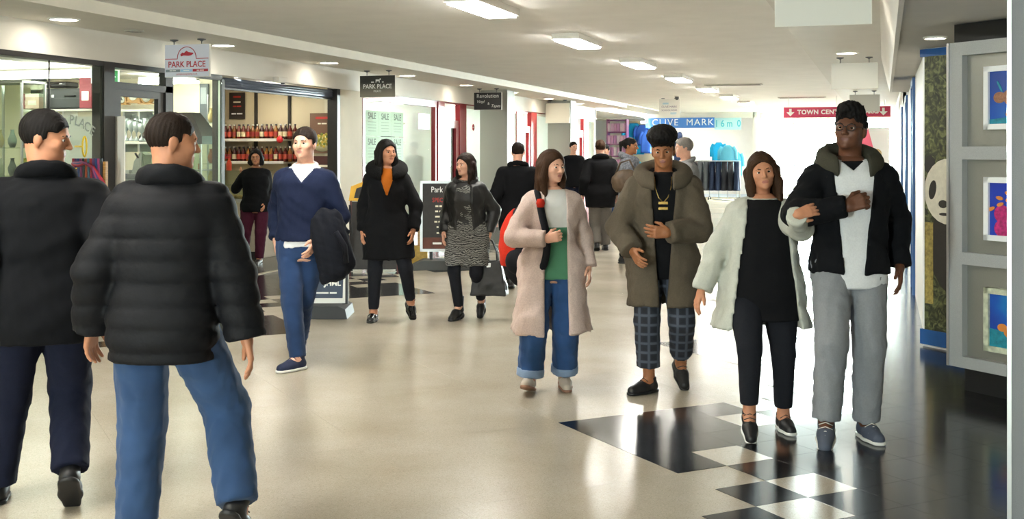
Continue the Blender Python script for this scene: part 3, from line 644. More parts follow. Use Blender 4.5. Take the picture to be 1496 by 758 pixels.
# arrow sticker and round sticker
t = thing('window_sticker', 'purple sticker with a white down arrow on the sale shop glass', 'sticker', (XL + .006, 19.75, 2.13), R(90))
box('sheet', mat('purple_vinyl', '8d3f6e', .5), -.28, .28, -.003, 0, -.14, .16, t); MB().box(-.04, .04, -.006, -.003, .02, .12).add([(-.12, -.006, .02), (.12, -.006, .02), (0, -.006, -.1)], [(0, 1, 2)]).build('arrow', M_wp, t)
p = onX(691, 186, XL); t = thing('window_sticker', 'small round red sticker on the white shop window', 'sticker', (XL + .006, p[1], p[2]), R(90))
MB().lathe([(.001, 0), (.07, 0), (.07, .003), (.001, .003)], 16, M=Matrix.Rotation(R(90), 4, 'X')).build('disc', mat('sticker_red', 'd8485c', .5), t); MB().box(-.04, .04, -.0045, -.003, -.008, .008).build('bar', M_wp, t)
# goods in sale shop: wall shelf unit
for k, Y in enumerate((17.5, 19.75)):
    t = thing('shop_shelving', ['white shelving of shoe boxes left of the SALE posters', 'white shelving of dark goods right of the SALE posters'][k], 'shelving', (-8.75, Y, 0), R(90))
    for q in range(6): box('shelf', M_shelf, -.3, .3, -.15, .2, .3 + q * .36, .325 + q * .36, t)
    for sx in (-.3, .3): box('upright', M_alu, sx - .015, sx + .015, .15, .2, 0, 2.4, t)
    for q in range(6):
        for e in range(3):
            o = MB().box(-.09, .09, -.1, .1, 0, .13 + .03 * ((q + e) % 3), ch=.004).box(-.092, .092, -.102, .102, .09, .1).build('shoe_box', [goods[3], mat('pinkish', 'c98a9a', .6), goods[4], M_shelf, M_blkp][(q * 2 + e + k) % 5], None, (-8.73, Y - .2 + e * .2, .326 + q * .36), R(90))
            tag(o, '%s shoe box on the %s lowest shelf %s of the SALE posters' % (names[e], names[q], ['left', 'right'][k]), 'box', 'shoe boxes, shelf %d of unit %d' % (q, k))
# ---------------------------------------------------------------- hanging signs
def hang(label, X, Y, zt, w, h, face, top=2.88, th=.035, side=None):
    t = thing('hanging_sign', label, 'sign', (X, Y, zt - h))
    MB().box(-w / 2, w / 2, -th / 2, th / 2, 0, h, ch=.004).build('board', side or M_white, t)
    if face: box('face', face, -w / 2 + .004, w / 2 - .004, -th / 2 - .003, -th / 2, .004, h - .004, t)
    for sx in (-.62, .62):
        MB().tube([(sx * w / 2, 0, h), (sx * w / 2, 0, top - zt + h)], .006, 8).build('hanger', M_grey, t)
        MB().lathe([(.05, 0), (.05, -.012), (.02, -.02), (.008, -.03)], 14, c=(sx * w / 2, 0, top - zt + h)).build('ceiling_plate', M_grey, t)
    return t
M_lilac = mat('sign_lilac', 'd3d5e2', .4); M_rp = mat('sign_red', 'b02c3c', .5)
t = hang('white hanging shop sign with red PARK PLACE lettering', -7.72, 11.6, 2.82, .6, .38, M_lilac)
f = -.0218
text('lettering', 'PARK PLACE', .098, M_rp, t, (0, f, .145), ext=.0008, bold=.0015, xs=.92)
arc = [(-.29, f, .212), (-.125, f, .212)] + [(.125 * -math.cos(a), f, .225 + .125 * math.sin(a)) for a in [PI * i / 14 for i in range(15)]] + [(.125, f, .212), (.29, f, .212)]
MB().tube(arc, .0045, 6).build('arched_line', M_rp, t)
MB().add([(x * 1.0, f - .001, z) for x, z in [(-.085, .265), (-.06, .285), (-.035, .28), (-.02, .295), (0, .305), (.02, .29), (.05, .285), (.085, .28), (.09, .268), (.06, .25), (.02, .245), (-.04, .25), (-.08, .24)]], [tuple(range(13))]).build('motif', M_rp, t)
for (xa, xb, c, s) in [(-.285, -.09, '7f8a92', '~xxx xxxx'), (-.085, .075, '9cc3e0', '~xxxxxxx'), (.08, .285, 'b02c3c', '~xxx xxxxx')]:
    box('strip', mat('strip_' + c, c, .5), xa, xb, f, f + .001, .06, .09, t); text('lettering', s, .022, M_wp, t, ((xa + xb) / 2, f - .001, .075), ext=.0004)
text('lettering', 'parkplaceengraving.co.uk', .028, M_rp, t, (0, f, .035), ext=.0004)
def grad(name, top, bot):
    m = mat(name, bot, .4); N, L, b = nodes_of(m); tc = N.new('ShaderNodeTexCoord'); sp_ = N.new('ShaderNodeSeparateXYZ'); L.new(tc.outputs['Generated'], sp_.inputs[0]); r = ramp(N, [(.1, bot), (.7, top)]); L.new(sp_.outputs['Z'], r.inputs[0]); L.new(r.outputs[0], b.inputs['Base Color']); return m
t = hang('black and grey hanging sign with white PARK PLACE lettering', -7.72, 16.9, 2.80, .62, .35, grad('black_fade_print', '2a2926', '8d887a'))
text('lettering', 'PARK PLACE', .10, M_wp, t, (0, f, .17), ext=.0006, bold=.001, xs=.9); text('lettering', 'MEATS', .045, M_wp, t, (0, f, .095), ext=.0006)
MB().box(-.03, .04, f, f + .001, .255, .285).box(-.03, -.018, f, f + .001, .235, .255).box(.028, .04, f, f + .001, .235, .255).box(.04, .06, f, f + .001, .275, .3).build('cow_motif', M_wp, t)
MB().box(-.11, -.06, f, f + .001, .235, .25).box(.08, .11, f, f + .001, .235, .25).build('pig_motif', M_wp, t)
t = hang('black hanging sign with white Revolution lettering before the grey column', -7.72, 22.3, 2.80, .6, .36, M_blkp)
text('lettering', 'Revolution', .115, M_wp, t, (0, f, .285), ext=.0006, space=1.06, xs=.9); text('lettering', 'Vinyl', .085, M_wp, t, (-.16, f, .17), ext=.0006, shear=.3); text('lettering', '&', .07, M_wp, t, (0.02, f, .13), ext=.0006); text('lettering', 'Tapes', .085, M_wp, t, (.17, f, .08), ext=.0006, shear=.3)
t = hang('blank cream hanging sign over the far grey column', -7.72, 27.6, 2.80, .62, .5, mat('sign_cream', 'ece8d8', .5))
M_blank = mat('sign_blank_grey', 'cfcfc9', .5)
for (Y, zt, h, lb) in [(7.85, 2.86, .47, 'largest blank white hanging sign at the top of the picture'), (16.6, 2.80, .36, 'middle blank white hanging sign below the bright soffit'), (25.6, 2.80, .36, 'smallest blank white hanging sign over the tall man')]:
    hang(lb, -.38, Y, zt, .62, h, M_blank)
t = hang('small white hanging sign with blue and purple logo lines', onY(978, 148, 30)[0], 30, 2.98, .55, .5, None, 3.0)
text('lettering', 'CLIVE MARK', .075, mat('purple_print', '7a6a86', .5), t, (0, f, .29), ext=.0005); text('lettering', 'SCHOOLWEAR', .06, MATS['purple_print'], t, (0, f, .2), ext=.0005)
MB().box(-.18, -.02, f, f + .001, .36, .375).box(-.16, -.02, f, f + .001, .39, .4).box(.03, .19, f, f + .001, .12, .135).box(.03, .17, f, f + .001, .095, .105).build('blue_lines', mat('sky_print', '7fc0dc', .5), t)
c = thing('ceiling_sensor', 'small dark sensor on the white ceiling above the logo sign', 'sensor', (onY(989, 138, 29.0)[0], 29, 2.985)); MB().lathe([(.05, .015), (.05, -.05), (.03, -.08), (.001, -.085)], 12).build('dome', M_grey, c); MB().lathe([(.065, .015), (.065, 0)], 12).build('base', M_white, c)

# ---------------------------------------------------------------- pavement boards
M_chalk = mat('chalkboard', '2b2725', .6, noise=.15, nscale=20); M_gold = mat('gold_frame', 'b8892c', .35, metal=.6)
t = thing('menu_board', 'black easel menu board with a gold framed top beside the cream pilaster', 'menu board', (-6.35, 13.78, 0.0), R(20)); w = .31
lean = Matrix.Rotation(R(-7), 4, 'X')
MB().box(-w, w, -.02, .0, .03, .92, M=lean).build('board', M_chalk, t); MB().box(-w - .015, -w + .012, -.025, .005, 0, .94, M=lean).box(w - .012, w + .015, -.025, .005, 0, .94, M=lean).build('side_rail', mat('dark_red_rail', '5c2520', .5), t)
MB().prism([(-w - .03, .93), (w + .03, .93), (w, 1.12), (.1, 1.2), (0, 1.24), (-.1, 1.2), (-w, 1.12)], -.035, .0, M=lean).build('crest', M_gold, t)
MB().prism([(-w + .04, .965), (w - .04, .965), (w - .07, 1.09), (.08, 1.15), (-.08, 1.15), (-w + .07, 1.09)], -.04, -.034, M=lean).build('crest_panel', M_chalk, t)
MB().box(-w, -w + .03, .0, .03, 0, .9, M=Matrix.Rotation(R(14), 4, 'X') @ Matrix.Translation((0, .02, 0))).box(w - .03, w, .0, .03, 0, .9, M=Matrix.Rotation(R(14), 4, 'X') @ Matrix.Translation((0, .02, 0))).build('rear_leg', M_chalk, t)
def board_text(t, s, sz, m, x, z, lean_deg, y=-.021):
    o = text('lettering', s, sz, m, t, (0, 0, 0), ext=.0006, xs=.85); o.matrix_local = Matrix.Rotation(R(lean_deg), 4, 'X') @ Matrix.Translation((x, y, z)); return o
for (s, sz, m, z) in [('~xxxxx', .09, M_wp, .84), ('~xxxxxxx xxxxx', .065, M_redp, .72), ('~xxxxxx xxx', .055, M_cream2, .63), ('~xxxxxxxx', .055, M_cream2, .55), ('~xxx xxxxxx', .055, M_cream2, .47), ('~xxx xxxxxx', .055, M_cream2, .39), ('~xxxx', .05, M_redp, .31), ('£3.99', .10, M_wp, .23), ('a Pack', .07, M_wp, .15), ('2 Packs', .06, M_wp, .08)]: board_text(t, s, sz, m, 0, z, -7)
t = thing('swing_board', 'silver framed chalkboard sign on a grey rubber base behind the women', 'pavement sign', (-5.62, 14.45, 0.0), R(19)); w = .33
MB().prism([(-.47, .0), (.47, .0), (.47, .04), (.3, .12), (-.3, .12), (-.47, .04)], -.2, .2).build('base', mat('rubber_base', '4e504f', .7), t)
for sx in (-.18, .18): box('post', M_blk, sx - .02, sx + .02, -.015, .015, .11, .24, t)
MB().box(-w, -w + .035, -.025, .025, .23, 1.18).box(w - .035, w, -.025, .025, .23, 1.18).box(-w, w, -.025, .025, .23, .265).box(-w, w, -.025, .025, 1.145, 1.18).build('frame', M_alu, t)
box('board', M_chalk, -w + .03, w - .03, -.012, .012, .26, 1.15, t); box('lower_picture', mat('board_brown', '5a2d1e', .6, noise=.4, nscale=8), -w + .035, w - .035, -.014, -.012, .27, .42, t)
for (s, sz, m, x, z) in [('Park Place', .11, M_wp, 0, 1.06), ('SPECIALS', .085, M_redp, -.03, .92), ('~xx xxxxx xxxx', .05, M_cream2, 0, .84), ('~xx xxxxx', .05, M_cream2, -.05, .77), ('~xxxxxxx xx', .05, M_cream2, -.03, .70), ('~xx xxxxxx', .05, M_cream2, -.05, .63), ('~xxx xxxx', .05, M_cream2, -.03, .56), ('~xxx xxxx', .05, M_cream2, -.03, .48), ('~xxxxx', .06, M_wp, -.1, .34)]:
    text('lettering', s, sz, m, t, (x, -.0155, z), ext=.0006, xs=.8)
p = onZ(450, 466); t = thing('pavement_sign', 'white and blue pavement sign in a dark curved stand behind the man in jeans', 'pavement sign', (p[0], p[1] + .25, 0), R(18)); w = .24
MB().prism([(-.29, 0), (.29, 0), (.27, .09), (.2, .12), (-.2, .12), (-.27, .09)], -.25, .25).build('base', mat('dark_base', '2b2d30', .6), t)
prof = [(-w, .12), (w, .12), (w, .45), (w * .9, .6), (w * .55, .68), (-w * .55, .68), (-w * .9, .6), (-w, .45)]
MB().prism([(x * 1.1, z * 1.03 - .01) for x, z in prof], -.02, .02).build('surround', MATS['dark_base'], t); MB().prism(prof, -.026, .026).build('panel', mat('sign_offwhite', 'e8e8e2', .5), t)
MB().prism([(-w * .9, .17), (w * .9, .17), (w * .93, .42), (-w * .93, .33)], -.029, -.026).build('navy_band', mat('navy_print', '2a3a52', .5), t)
MB().prism([(-w * .93, .335), (-w * .75, .45), (w * .9, .45), (w * .93, .43), (-.02, .40)], -.03, -.026).build('blue_band', mat('royal_print', '2740a8', .5), t)
text('lettering', 'JHML', .07, M_wp, t, (.12, -.031, .31), bold=.002); text('lettering', '~xxxxxx xxxxxxxx xxxx', .033, M_wp, t, (0, -.031, .22))
# gold star stand behind the black-coated woman, red crate trolley by the back-turned man
p = onZ(612, 392); t = thing('gift_stand', 'yellow wooden gift stand with a star beside the sale shop', 'stand', (p[0] - .12, p[1] + .3, 0), R(18))
MB().box(-.12, .12, -.1, .1, 0, .28, ch=.01).build('box_base', mat('straw', 'c9a24c', .6, noise=.2, nscale=20), t); box('post', M_wood, -.02, .02, -.02, .02, .28, .75, t)
st = [(.13 * (1 if i % 2 == 0 else .45) * math.sin(PI * i / 5), .62 + .13 * (1 if i % 2 == 0 else .45) * math.cos(PI * i / 5)) for i in range(10)]
MB().prism(st, -.05, -.03).build('star', MATS['straw'], t); MB().lathe([(.08, 0), (.1, .05), (.06, .12)], 12, c=(0, 0, .75)).build('bowl', MATS['straw'], t)
p = onZ(728, 412); t = thing('shopping_trolley', 'red topped wire trolley half hidden between the handbag and the backpack', 'trolley', (p[0] - .05, p[1] + 1.0, 0), R(18))
for sx in (-.17, .17):
    for sy in (-.15, .15): MB().tube([(sx, sy, .04), (sx, sy, .62)], .01).build('post', M_alu, t); MB().lathe([(.03, -.012), (.03, .012)], 10, M=Matrix.Translation((sx, sy, .031)) @ Matrix.Rotation(R(90), 4, 'Y')).build('wheel', M_blk, t)
for z in (.15, .3, .42, .52): MB().tube([(-.17, -.15, z), (.17, -.15, z), (.17, .15, z), (-.17, .15, z)], .007, 6, closed=True).build('wire_ring', M_alu, t)
MB().box(-.18, .18, -.16, .16, .6, .78, ch=.02).build('red_basket', M_redb, t)

# ---------------------------------------------------------------- far end: schoolwear shop and exit
YE = 41.0
def E(px, py, Y=YE): return onY(px, py, Y)
struct(MB().box(-13.5, -4.35, YE + 3.2, YE + 3.4, 0, 3.0).box(-13.5, -13.4, 33, YE + 3.4, 0, 3).box(-4.35, -4.2, YE, YE + 3.4, 0, 3.0).build('wall_far', M_white))
struct(box('trim_17', M_white, -13.4, -4.3, YE, YE + .12, 2.80, 3.2))
struct(box('floor', mat('shop_blue_floor', '9fb2c2', .3), -13.4, -4.4, YE + .02, YE + 3.2, -.004, .004))
t = thing('shop_fascia_sign', 'blue shop sign with white CLIVE MARK lettering over the schoolwear shop', 'sign', ((E(944, 180)[0] + E(1044, 180)[0]) / 2, YE - .04, E(990, 187)[2])); w = (E(1044, 180)[0] - E(944, 180)[0]) / 2; h = E(990, 172)[2] - E(990, 187)[2]
MB().box(-w, w, -.03, .03, 0, h).build('board', mat('fascia_blue', '2f6fc0', .5), t); text('lettering', 'CLIVE  MARK', h * .9, M_wp, t, (.1, -.034, h * .52), ext=.002, space=1.18)
t2 = thing('shop_fascia_sign', 'pale cyan lettered panel beside the blue schoolwear sign', 'sign', ((E(1044, 180)[0] + E(1083, 180)[0]) / 2, YE - .03, E(990, 190)[2])); w2 = (E(1083, 180)[0] - E(1044, 180)[0]) / 2; h2 = h * 1.15
MB().box(-w2, w2, -.02, .02, 0, h2).build('board', mat('cyan_pale', 'c2ebf2', .5), t2); text('lettering', '1 6 m  0', h2 * .8, mat('cyan_print', '58c4d8', .5), t2, (0, -.023, h2 * .5), ext=.001, bold=.006, xs=.8)
# purple boxed shelving at left of the shop
a = E(884, 300); b = E(912, 172); t = thing('shop_shelving', 'purple shelving stacked with pink packets at the shop entrance', 'shelving', ((a[0] + b[0]) / 2, YE + .5, 0.004)); w = (b[0] - a[0]) / 2
M_pur = mat('purple_shelf', '7a3a6e', .5)
for q in range(7): box('shelf', M_pur, -w, w, -.2, .2, .1 + q * .44, .14 + q * .44, t)
for sx in (-w, w): box('side_panel', M_pur, sx - .02, sx + .02, -.2, .2, 0, 2.8, t)
pk = [mat('packet_%d' % i, c, .5) for i, c in enumerate(['e2b8d6', 'f0dcea', 'c58abc', 'd8a0c8'])]
for q in range(6):
    for e in range(6):
        o = MB().box(-w / 7, w / 7, -.12, .12, 0, .3, ch=.005).box(-w / 9, w / 9, -.123, -.119, .12, .22).build('packet', pk[(q * 5 + e * 3) % 4], None, (t.location[0] - w + (e + .5) * w / 3, YE + .45, .146 + q * .44 + .004))
        tag(o, '%s pink packet from the left on the %s lowest purple shelf' % (names[e], names[q]), 'packet', 'pink packets, shelf %d' % q)
# garments: hanging clothes built as shaped shirts and skirts
def garment_mesh(nm, w, h, m, kind, sub=10):
    b = MB(); n = 24; rings = []
    for k in range(sub + 1):
        f = k / sub; z = -h * f
        if kind == 'top': ww = w * (.35 + .65 * min(1, f * 5)); dd = .05 + .02 * f
        else: ww = w * (.75 + .4 * f); dd = .078 + .018 * f
        rings.append([(ww * math.cos(a) * (1), dd * math.sin(a) * (1 + .25 * math.sin(5 * a + 3 * f)), z) for a in [2 * PI * i / n for i in range(n)]])
    vs = [p for r_ in rings for p in r_]; fs = [(k * n + i, k * n + (i + 1) % n, (k + 1) * n + (i + 1) % n, (k + 1) * n + i) for k in range(sub) for i in range(n)]
    fs += [tuple(range(n)), tuple(range(sub * n, sub * n + n))]
    b.add(vs, fs, 0, True)
    if kind == 'top':
        for sx in (-1, 1): b.tube([(sx * w * .7, 0, -h * .08), (sx * w * 1.05, 0, -h * .25), (sx * w * 1.12, 0, -h * .6)], [.07, .065, .05], 10)
    return b.mesh(nm, m)
def rail(label, X, Y, length, z, rz=0):
    t = thing('clothes_rail', label, 'clothes rail', (X, Y, 0), rz)
    for sx in (-1, 1):
        MB().tube([(sx * length / 2, 0, .06), (sx * length / 2, 0, z)], .016).build('upright', M_alu, t); MB().tube([(sx * length / 2, -.25, .05), (sx * length / 2, 0, .12), (sx * length / 2, .25, .05)], .014).build('foot', M_blk, t)
        for sy in (-.25, .25): MB().lathe([(.025, -.02), (.025, .02)], 8, M=Matrix.Translation((sx * length / 2, sy, .025)) @ Matrix.Rotation(R(90), 4, 'Y')).build('castor', M_blk, t)
    MB().tube([(-length / 2, 0, z), (length / 2, 0, z)], .016).build('bar', M_alu, t); return t
gcol = {k: cloth('g_' + k, c) for k, c in dict(grey='55585e', navy='1f2940', cyan='29a8d8', sky='6cc4e4', green='1f4a40', red='c23040', blue='2f55a0', dark='2a2c33').items()}
YR = 38.0
for (px, lb) in [(1045, 'front clothes rail of grey and navy uniforms before the shop'), (1015, 'second clothes rail of red and green garments')]:
    p = onY(px, 224, YR + (0 if px > 1030 else .9)); rail(lb, p[0], p[1], 1.6 if px > 1030 else 1.0, 1.3)
    seq = ['grey', 'grey', 'grey', 'navy', 'navy', 'dark', 'dark', 'navy'] if px > 1030 else ['blue', 'red', 'green', 'green', 'dark']
    nm = dict(grey='grey pleated skirt', navy='navy garment', dark='charcoal garment', blue='blue jumper', red='red jumper', green='dark green jumper')
    for k, cn in enumerate(seq):
        me = garment_mesh('garment', .2, .95, gcol[cn], 'skirt' if cn in ('grey', 'navy', 'dark') else 'top')
        o = link_mesh('garment', me, None, (p[0] - .7 * (1.0 if px > 1030 else .6) + k * .2, p[1], 1.28)); o.rotation_euler[2] = R(90)
        cnt = seq[:k].count(cn); tag(o, '%s hanging on the %s clothes rail, %s of its colour from the left' % (nm[cn], 'front' if px > 1030 else 'second', names[cnt]), 'garment', 'garments on the shop rails')
for k, (px, py, cn, s) in enumerate([(1063, 212, 'sky', 1.0), (1050, 208, 'cyan', .9), (1076, 222, 'sky', .8)]):
    p = onY(px, py, YR + .5 + .45 * k); tag(link_mesh('garment', garment_mesh('garment', .25 * s, .8, gcol[cn], 'top'), None, (p[0], p[1], p[2])), '%s blue sports top displayed above the front rail, %s from the left' % (['bright', 'deep', 'pale'][k], ['middle', 'first', 'last'][k]), 'garment', 'blue tops above the rail')
    t = thing('display_stand', 'chrome stand arm holding the %s blue sports top' % ['bright', 'deep', 'pale'][k], 'stand', (p[0], p[1], 0)); MB().tube([(0, 0, .02), (0, 0, p[2])], .014).build('pole', M_alu, t); MB().lathe([(.2, 0), (.2, .015), (.02, .03)], 16).build('base', M_alu, t)
# wall of blue garments at the back left
for k, (px, py, cn, sc) in enumerate([(926, 180, 'cyan', 1.5), (938, 182, 'blue', 1.0), (947, 190, 'blue', 1.1), (930, 235, 'sky', 1.2), (944, 240, 'blue', 1.2), (921, 238, 'navy', 1.1)]):
    p = onY(px, py, YE + 2.55 - .3 * (k % 3)); tag(link_mesh('garment', garment_mesh('garment', .27 * sc, .8 * sc, gcol[cn], 'top'), None, (p[0], p[1], p[2])), '%s top on the left wall of the schoolwear shop, %s in the display' % (['large cyan', 'blue', 'darker blue', 'pale blue', 'low blue', 'navy'][k], names[k]), 'garment', 'tops on the shop wall')
box_ = struct(MB().box(E(914, 200, YE + 2.9)[0], E(960, 200, YE + 2.9)[0], YE + 2.75, YE + 2.85, 0, 2.8).build('trim_18', mat('slatwall', 'd8c8a4', .6)))
p = onY(993, 202, YE + 1.5); t = thing('mannequin', 'navy hooded display mannequin inside the schoolwear shop', 'mannequin', (p[0], p[1], 0.004))
MB().lathe([(.16, 0), (.16, .02), (.02, .04), (.02, 1.2)], 16).build('stand', M_alu, t); link_mesh('torso', garment_mesh('torso', .22, .8, gcol['navy'], 'top'), t, (0, 0, 2.05)); MB().lathe([(.05, 2.0), (.1, 2.1), (.11, 2.2), (.07, 2.32), (.001, 2.35)], 14).build('hood', gcol['navy'], t)
tube_light('strip light inside the schoolwear shop', (-8.6, YE + 1.2), (-5.2, YE + 1.2), 2.7)

# exit screen: glazed doors with daylight behind
ex = struct(MB().box(-4.3, XR + .1, YE + .95, YE + 1.1, 2.84, 3.2).box(-4.3, -4.15, YE + .95, YE + 1.1, 0, 2.84).build('wall_exit', M_white))
M_wf = mat('white_frame', 'f2f3f4', .4)
for k in range(4):
    xa = -4.15 + k * 1.12
    d = struct(MB().box(xa, xa + .05, YE + 1.0, YE + 1.06, 0, 2.84).box(xa + 1.07, xa + 1.12, YE + 1.0, YE + 1.06, 0, 2.84).box(xa + .05, xa + 1.07, YE + 1.0, YE + 1.06, 2.78, 2.84).box(xa + .05, xa + 1.07, YE + 1.0, YE + 1.06, 0, .12).box(xa + .05, xa + 1.07, YE + 1.0, YE + 1.06, 1.0, 1.05).build('door_%d' % (5 + k), M_wf))
    box('pane', M_gl, xa + .05, xa + 1.07, YE + 1.025, YE + 1.035, .12, 2.78, d); MB().tube([(xa + (.98 if k % 2 == 0 else .14), YE + .97, .85), (xa + (.98 if k % 2 == 0 else .14), YE + .97, 1.3)], .015).build('handle', M_alu, d)
struct(box('ground', mat('paving', 'dcdad4', .8, noise=.1, nscale=3), -40, 30, YE + 1.1, 120, -.25, -.01))
portal(-1.9, YE + 1.3, 1.42, 4.5, 2.84, -90)
# TOWN CENTRE sign
YT = 30.0; a = onY(1145, 172, YT); b = onY(1301, 155, YT); w = (b[0] - a[0]) / 2; h = b[2] - a[2]
t = thing('direction_sign', 'red overhead direction sign with white arrows reading TOWN CENTRE', 'sign', ((a[0] + b[0]) / 2, YT, a[2])); M_tc = mat('sign_crimson', 'c22f58', .5)
MB().box(-w, w, -.03, .03, 0, h, ch=.004).build('board', M_tc, t)
text('lettering', 'TOWN CENTRE', h * .58, M_wp, t, (-w * .28, -.033, h * .5), ext=.001, bold=.006, space=1.1); text('lettering', 'CAR PARKS', h * .5, M_wp, t, (w * .52, -.033, h * .5), ext=.001, bold=.005)
for sx in (-.87, .87):
    MB().box(sx * w - .03, sx * w + .03, -.034, -.03, h * .45, h * .85).add([(sx * w - .1, -.034, h * .52), (sx * w + .1, -.034, h * .52), (sx * w, -.034, h * .14)], [(0, 1, 2)]).build('arrow', M_wp, t)
for sx in (-.9, 0, .9): MB().tube([(sx * w, 0, h), (sx * w, 0, (3.0 if sx < .3 else 2.88) - a[2])], .006, 6).build('hanger', M_alu, t)
p = onX(1068, 183, -4.4); 
t = thing('door_sticker', 'tiny red sticker on the white wall by the exit', 'sticker', (onY(1104, 183, YE - .1)[0], YE + .9, onY(1104, 183, YE)[2])); MB().box(-.06, .06, -.004, 0, -.04, .04).build('sheet', mat('sticker_red', 'd8485c', .5), t); MB().box(-.03, .03, -.006, -.004, -.01, .01).build('mark', M_wp, t)
# advert panel with pink shape and fair haired figure near right wall
YA = 33.0; a = onY(1243, 300, YA); b = onY(1300, 186, YA); w = (b[0] - a[0]) / 2; h = b[2] - a[2]
t = thing('advert_panel', 'white advert panel with a pink shape behind the tall man', 'advert', ((a[0] + b[0]) / 2, YA, 0)); box('board', M_wf, -w, w, 0, .05, .2, b[2], t)
MB().prism([(-w * .9, .55 + a[2] + h * .25), (w * .5, .5 + a[2] + h * .18), (-w * .1, a[2] + h * .98), (-w * .9, a[2] + h * .8)], -.004, 0).build('pink_shape', mat('advert_pink', 'ee6f8c', .5), t)
MB().lathe([(.001, 0), (.12, 0), (.12, .003), (.001, .003)], 18, M=Matrix.Translation((w * .35, -.004, 1.55)) @ Matrix.Rotation(R(90), 4, 'X')).build('figure_hair', mat('advert_fair', 'd8b98c', .5), t)
MB().lathe([(.001, 0), (.08, 0), (.08, .003), (.001, .003)], 18, M=Matrix.Translation((w * .33, -.0075, 1.53)) @ Matrix.Rotation(R(90), 4, 'X')).build('figure_face', mat('advert_skin', 'eac4ae', .5), t)
for sx in (-.8, .8): box('foot', M_alu, sx * w - .03, sx * w + .03, -.2, .25, 0, .2, t)

# ---------------------------------------------------------------- right hand side
for k, Y in enumerate((13.3, 17.3, 21.6)):
    struct(MB().box(XR - .03, XR + .14, Y, Y + .08, 0, 2.38).box(XR - .03, XR + .14, Y + .82, Y + .9, 0, 2.38).box(XR - .03, XR + .14, Y + .08, Y + .82, 2.30, 2.38).build('door_%d' % (9 + k), M_blue))
    struct(box('wall_right', mat('dark_interior', '3a3c40', .6), XR + .15, XR + .2, Y, Y + .9, 0, 2.39))
    box('pane', M_gl, XR + .06, XR + .07, Y + .08, Y + .82, 0, 2.30, bpy.data.objects['door_%d' % (9 + k)])
# panda picture panel set at 45 degrees
q = onZ(1348, 505); t = struct(bpy.data.objects.new('wall_panel', None)); C.objects.link(t)
bpy.data.objects.remove(t)
t = thing('wildlife_panel', 'tall wildlife picture panel of a panda in bamboo with blue edges', 'picture panel', (q[0], q[1], 0), R(-45))
PW = 1.0; ptop = 2.385
m = mat('foliage_print', '5a6a3a', .45); N, L, bs = nodes_of(m)
tc = N.new('ShaderNodeTexCoord'); n1 = N.new('ShaderNodeTexNoise'); n1.inputs['Scale'].default_value = 15; n1.inputs['Detail'].default_value = 8; n1.inputs['Distortion'].default_value = 1.6; L.new(tc.outputs['Object'], n1.inputs['Vector'])
r_ = ramp(N, [(.3, '14140d'), (.45, '2f3420'), (.55, '545a36'), (.66, '757a4e'), (.8, '9a9a74')]); L.new(n1.outputs['Fac'], r_.inputs[0]); L.new(r_.outputs[0], bs.inputs['Base Color'])
box('board', M_wf, 0, PW, .0, .06, .0, 2.39, t); box('picture', m, .03, PW - .03, -.012, 0, .14, ptop - .06, t)
box('upper_edge', M_blue, -.01, PW, -.02, .06, ptop - .06, ptop, t); box('lower_edge', M_blue, -.01, PW, -.02, .06, .02, .14, t)
def flat(nm, pts, m, y=-.016):
    b = MB(); n = len(pts); b.add([(x, y, z) for x, z in pts] + [(x, -.0125, z) for x, z in pts], [tuple(range(n))] + [(i, (i + 1) % n, (i + 1) % n + n, i + n) for i in range(n)]); return b.build(nm, m, t)
def ell(cx, cz, rx, rz, rot=0, n=22): return [(cx + rx * math.cos(a) * math.cos(rot) - rz * math.sin(a) * math.sin(rot), cz + rx * math.cos(a) * math.sin(rot) + rz * math.sin(a) * math.cos(rot)) for a in [2 * PI * i / n for i in range(n)]]
M_pw = mat('panda_white', 'dcdacb', .5, noise=.08, nscale=30); M_pb = mat('panda_black', '221f1c', .5, noise=.2, nscale=30)
flat('panda_body', ell(.38, .8, .3, .38), M_pb, -.0135); flat('panda_ear', ell(.085, 1.46, .055, .075), M_pb, -.0138); flat('panda_ear', ell(.47, 1.46, .06, .075), M_pb, -.0138)
flat('panda_head', [(x if x > .035 else .035, z) for x, z in ell(.27, 1.25, .24, .26)], M_pw, -.0142); flat('panda_eye_patch', ell(.115, 1.26, .036, .078, -.2), M_pb, -.015); flat('panda_eye_patch', ell(.40, 1.26, .04, .08, .2), M_pb, -.015)
flat('panda_nose', ell(.22, 1.15, .045, .032), M_pb, -.015); flat('panda_muzzle', ell(.23, 1.07, .05, .012), M_pb, -.015)
MB().box(.04, .12, -.0145, -.012, .35, 1.0).build('bamboo_stem', mat('bamboo_print', '9a8a4a', .5, noise=.4, nscale=40), t)
# display wall of framed sea pictures, set at 45 degrees
q = onZ(1391, 569); DL = 1.15
t = thing('display_wall', 'grey display wall of three recessed steel bays on a black plinth', 'display wall', (q[0], q[1], 0), R(-44)); zb = .163; ztp = 2.27
MB().box(.05, DL, .06, .5, 0, zb).build('plinth', M_blk, t); MB().box(0.0, DL, .02, .5, ztp, 2.395).build('top_band', M_blk, t)
st_ = .105
fr = MB().box(0, st_, -.03, .5, zb, ztp).box(DL - st_, DL, -.03, .5, zb, ztp)
bays = [(.237, .832), (.911, 1.51), (1.594, 2.184)]
zs = [zb] + [v for b_ in bays for v in b_] + [ztp]
for k in range(0, len(zs), 2): fr.box(st_, DL - st_, -.03, .5, zs[k], zs[k + 1])
fr.build('frame', M_frame, t); MB().box(-.012, .006, -.04, .5, zb, ztp + .0).build('edge_trim', M_alu, t)
for k, (za, zc) in enumerate(bays): box('steel_panel', M_steel, st_, DL - st_, .02, .06, za, zc, t)
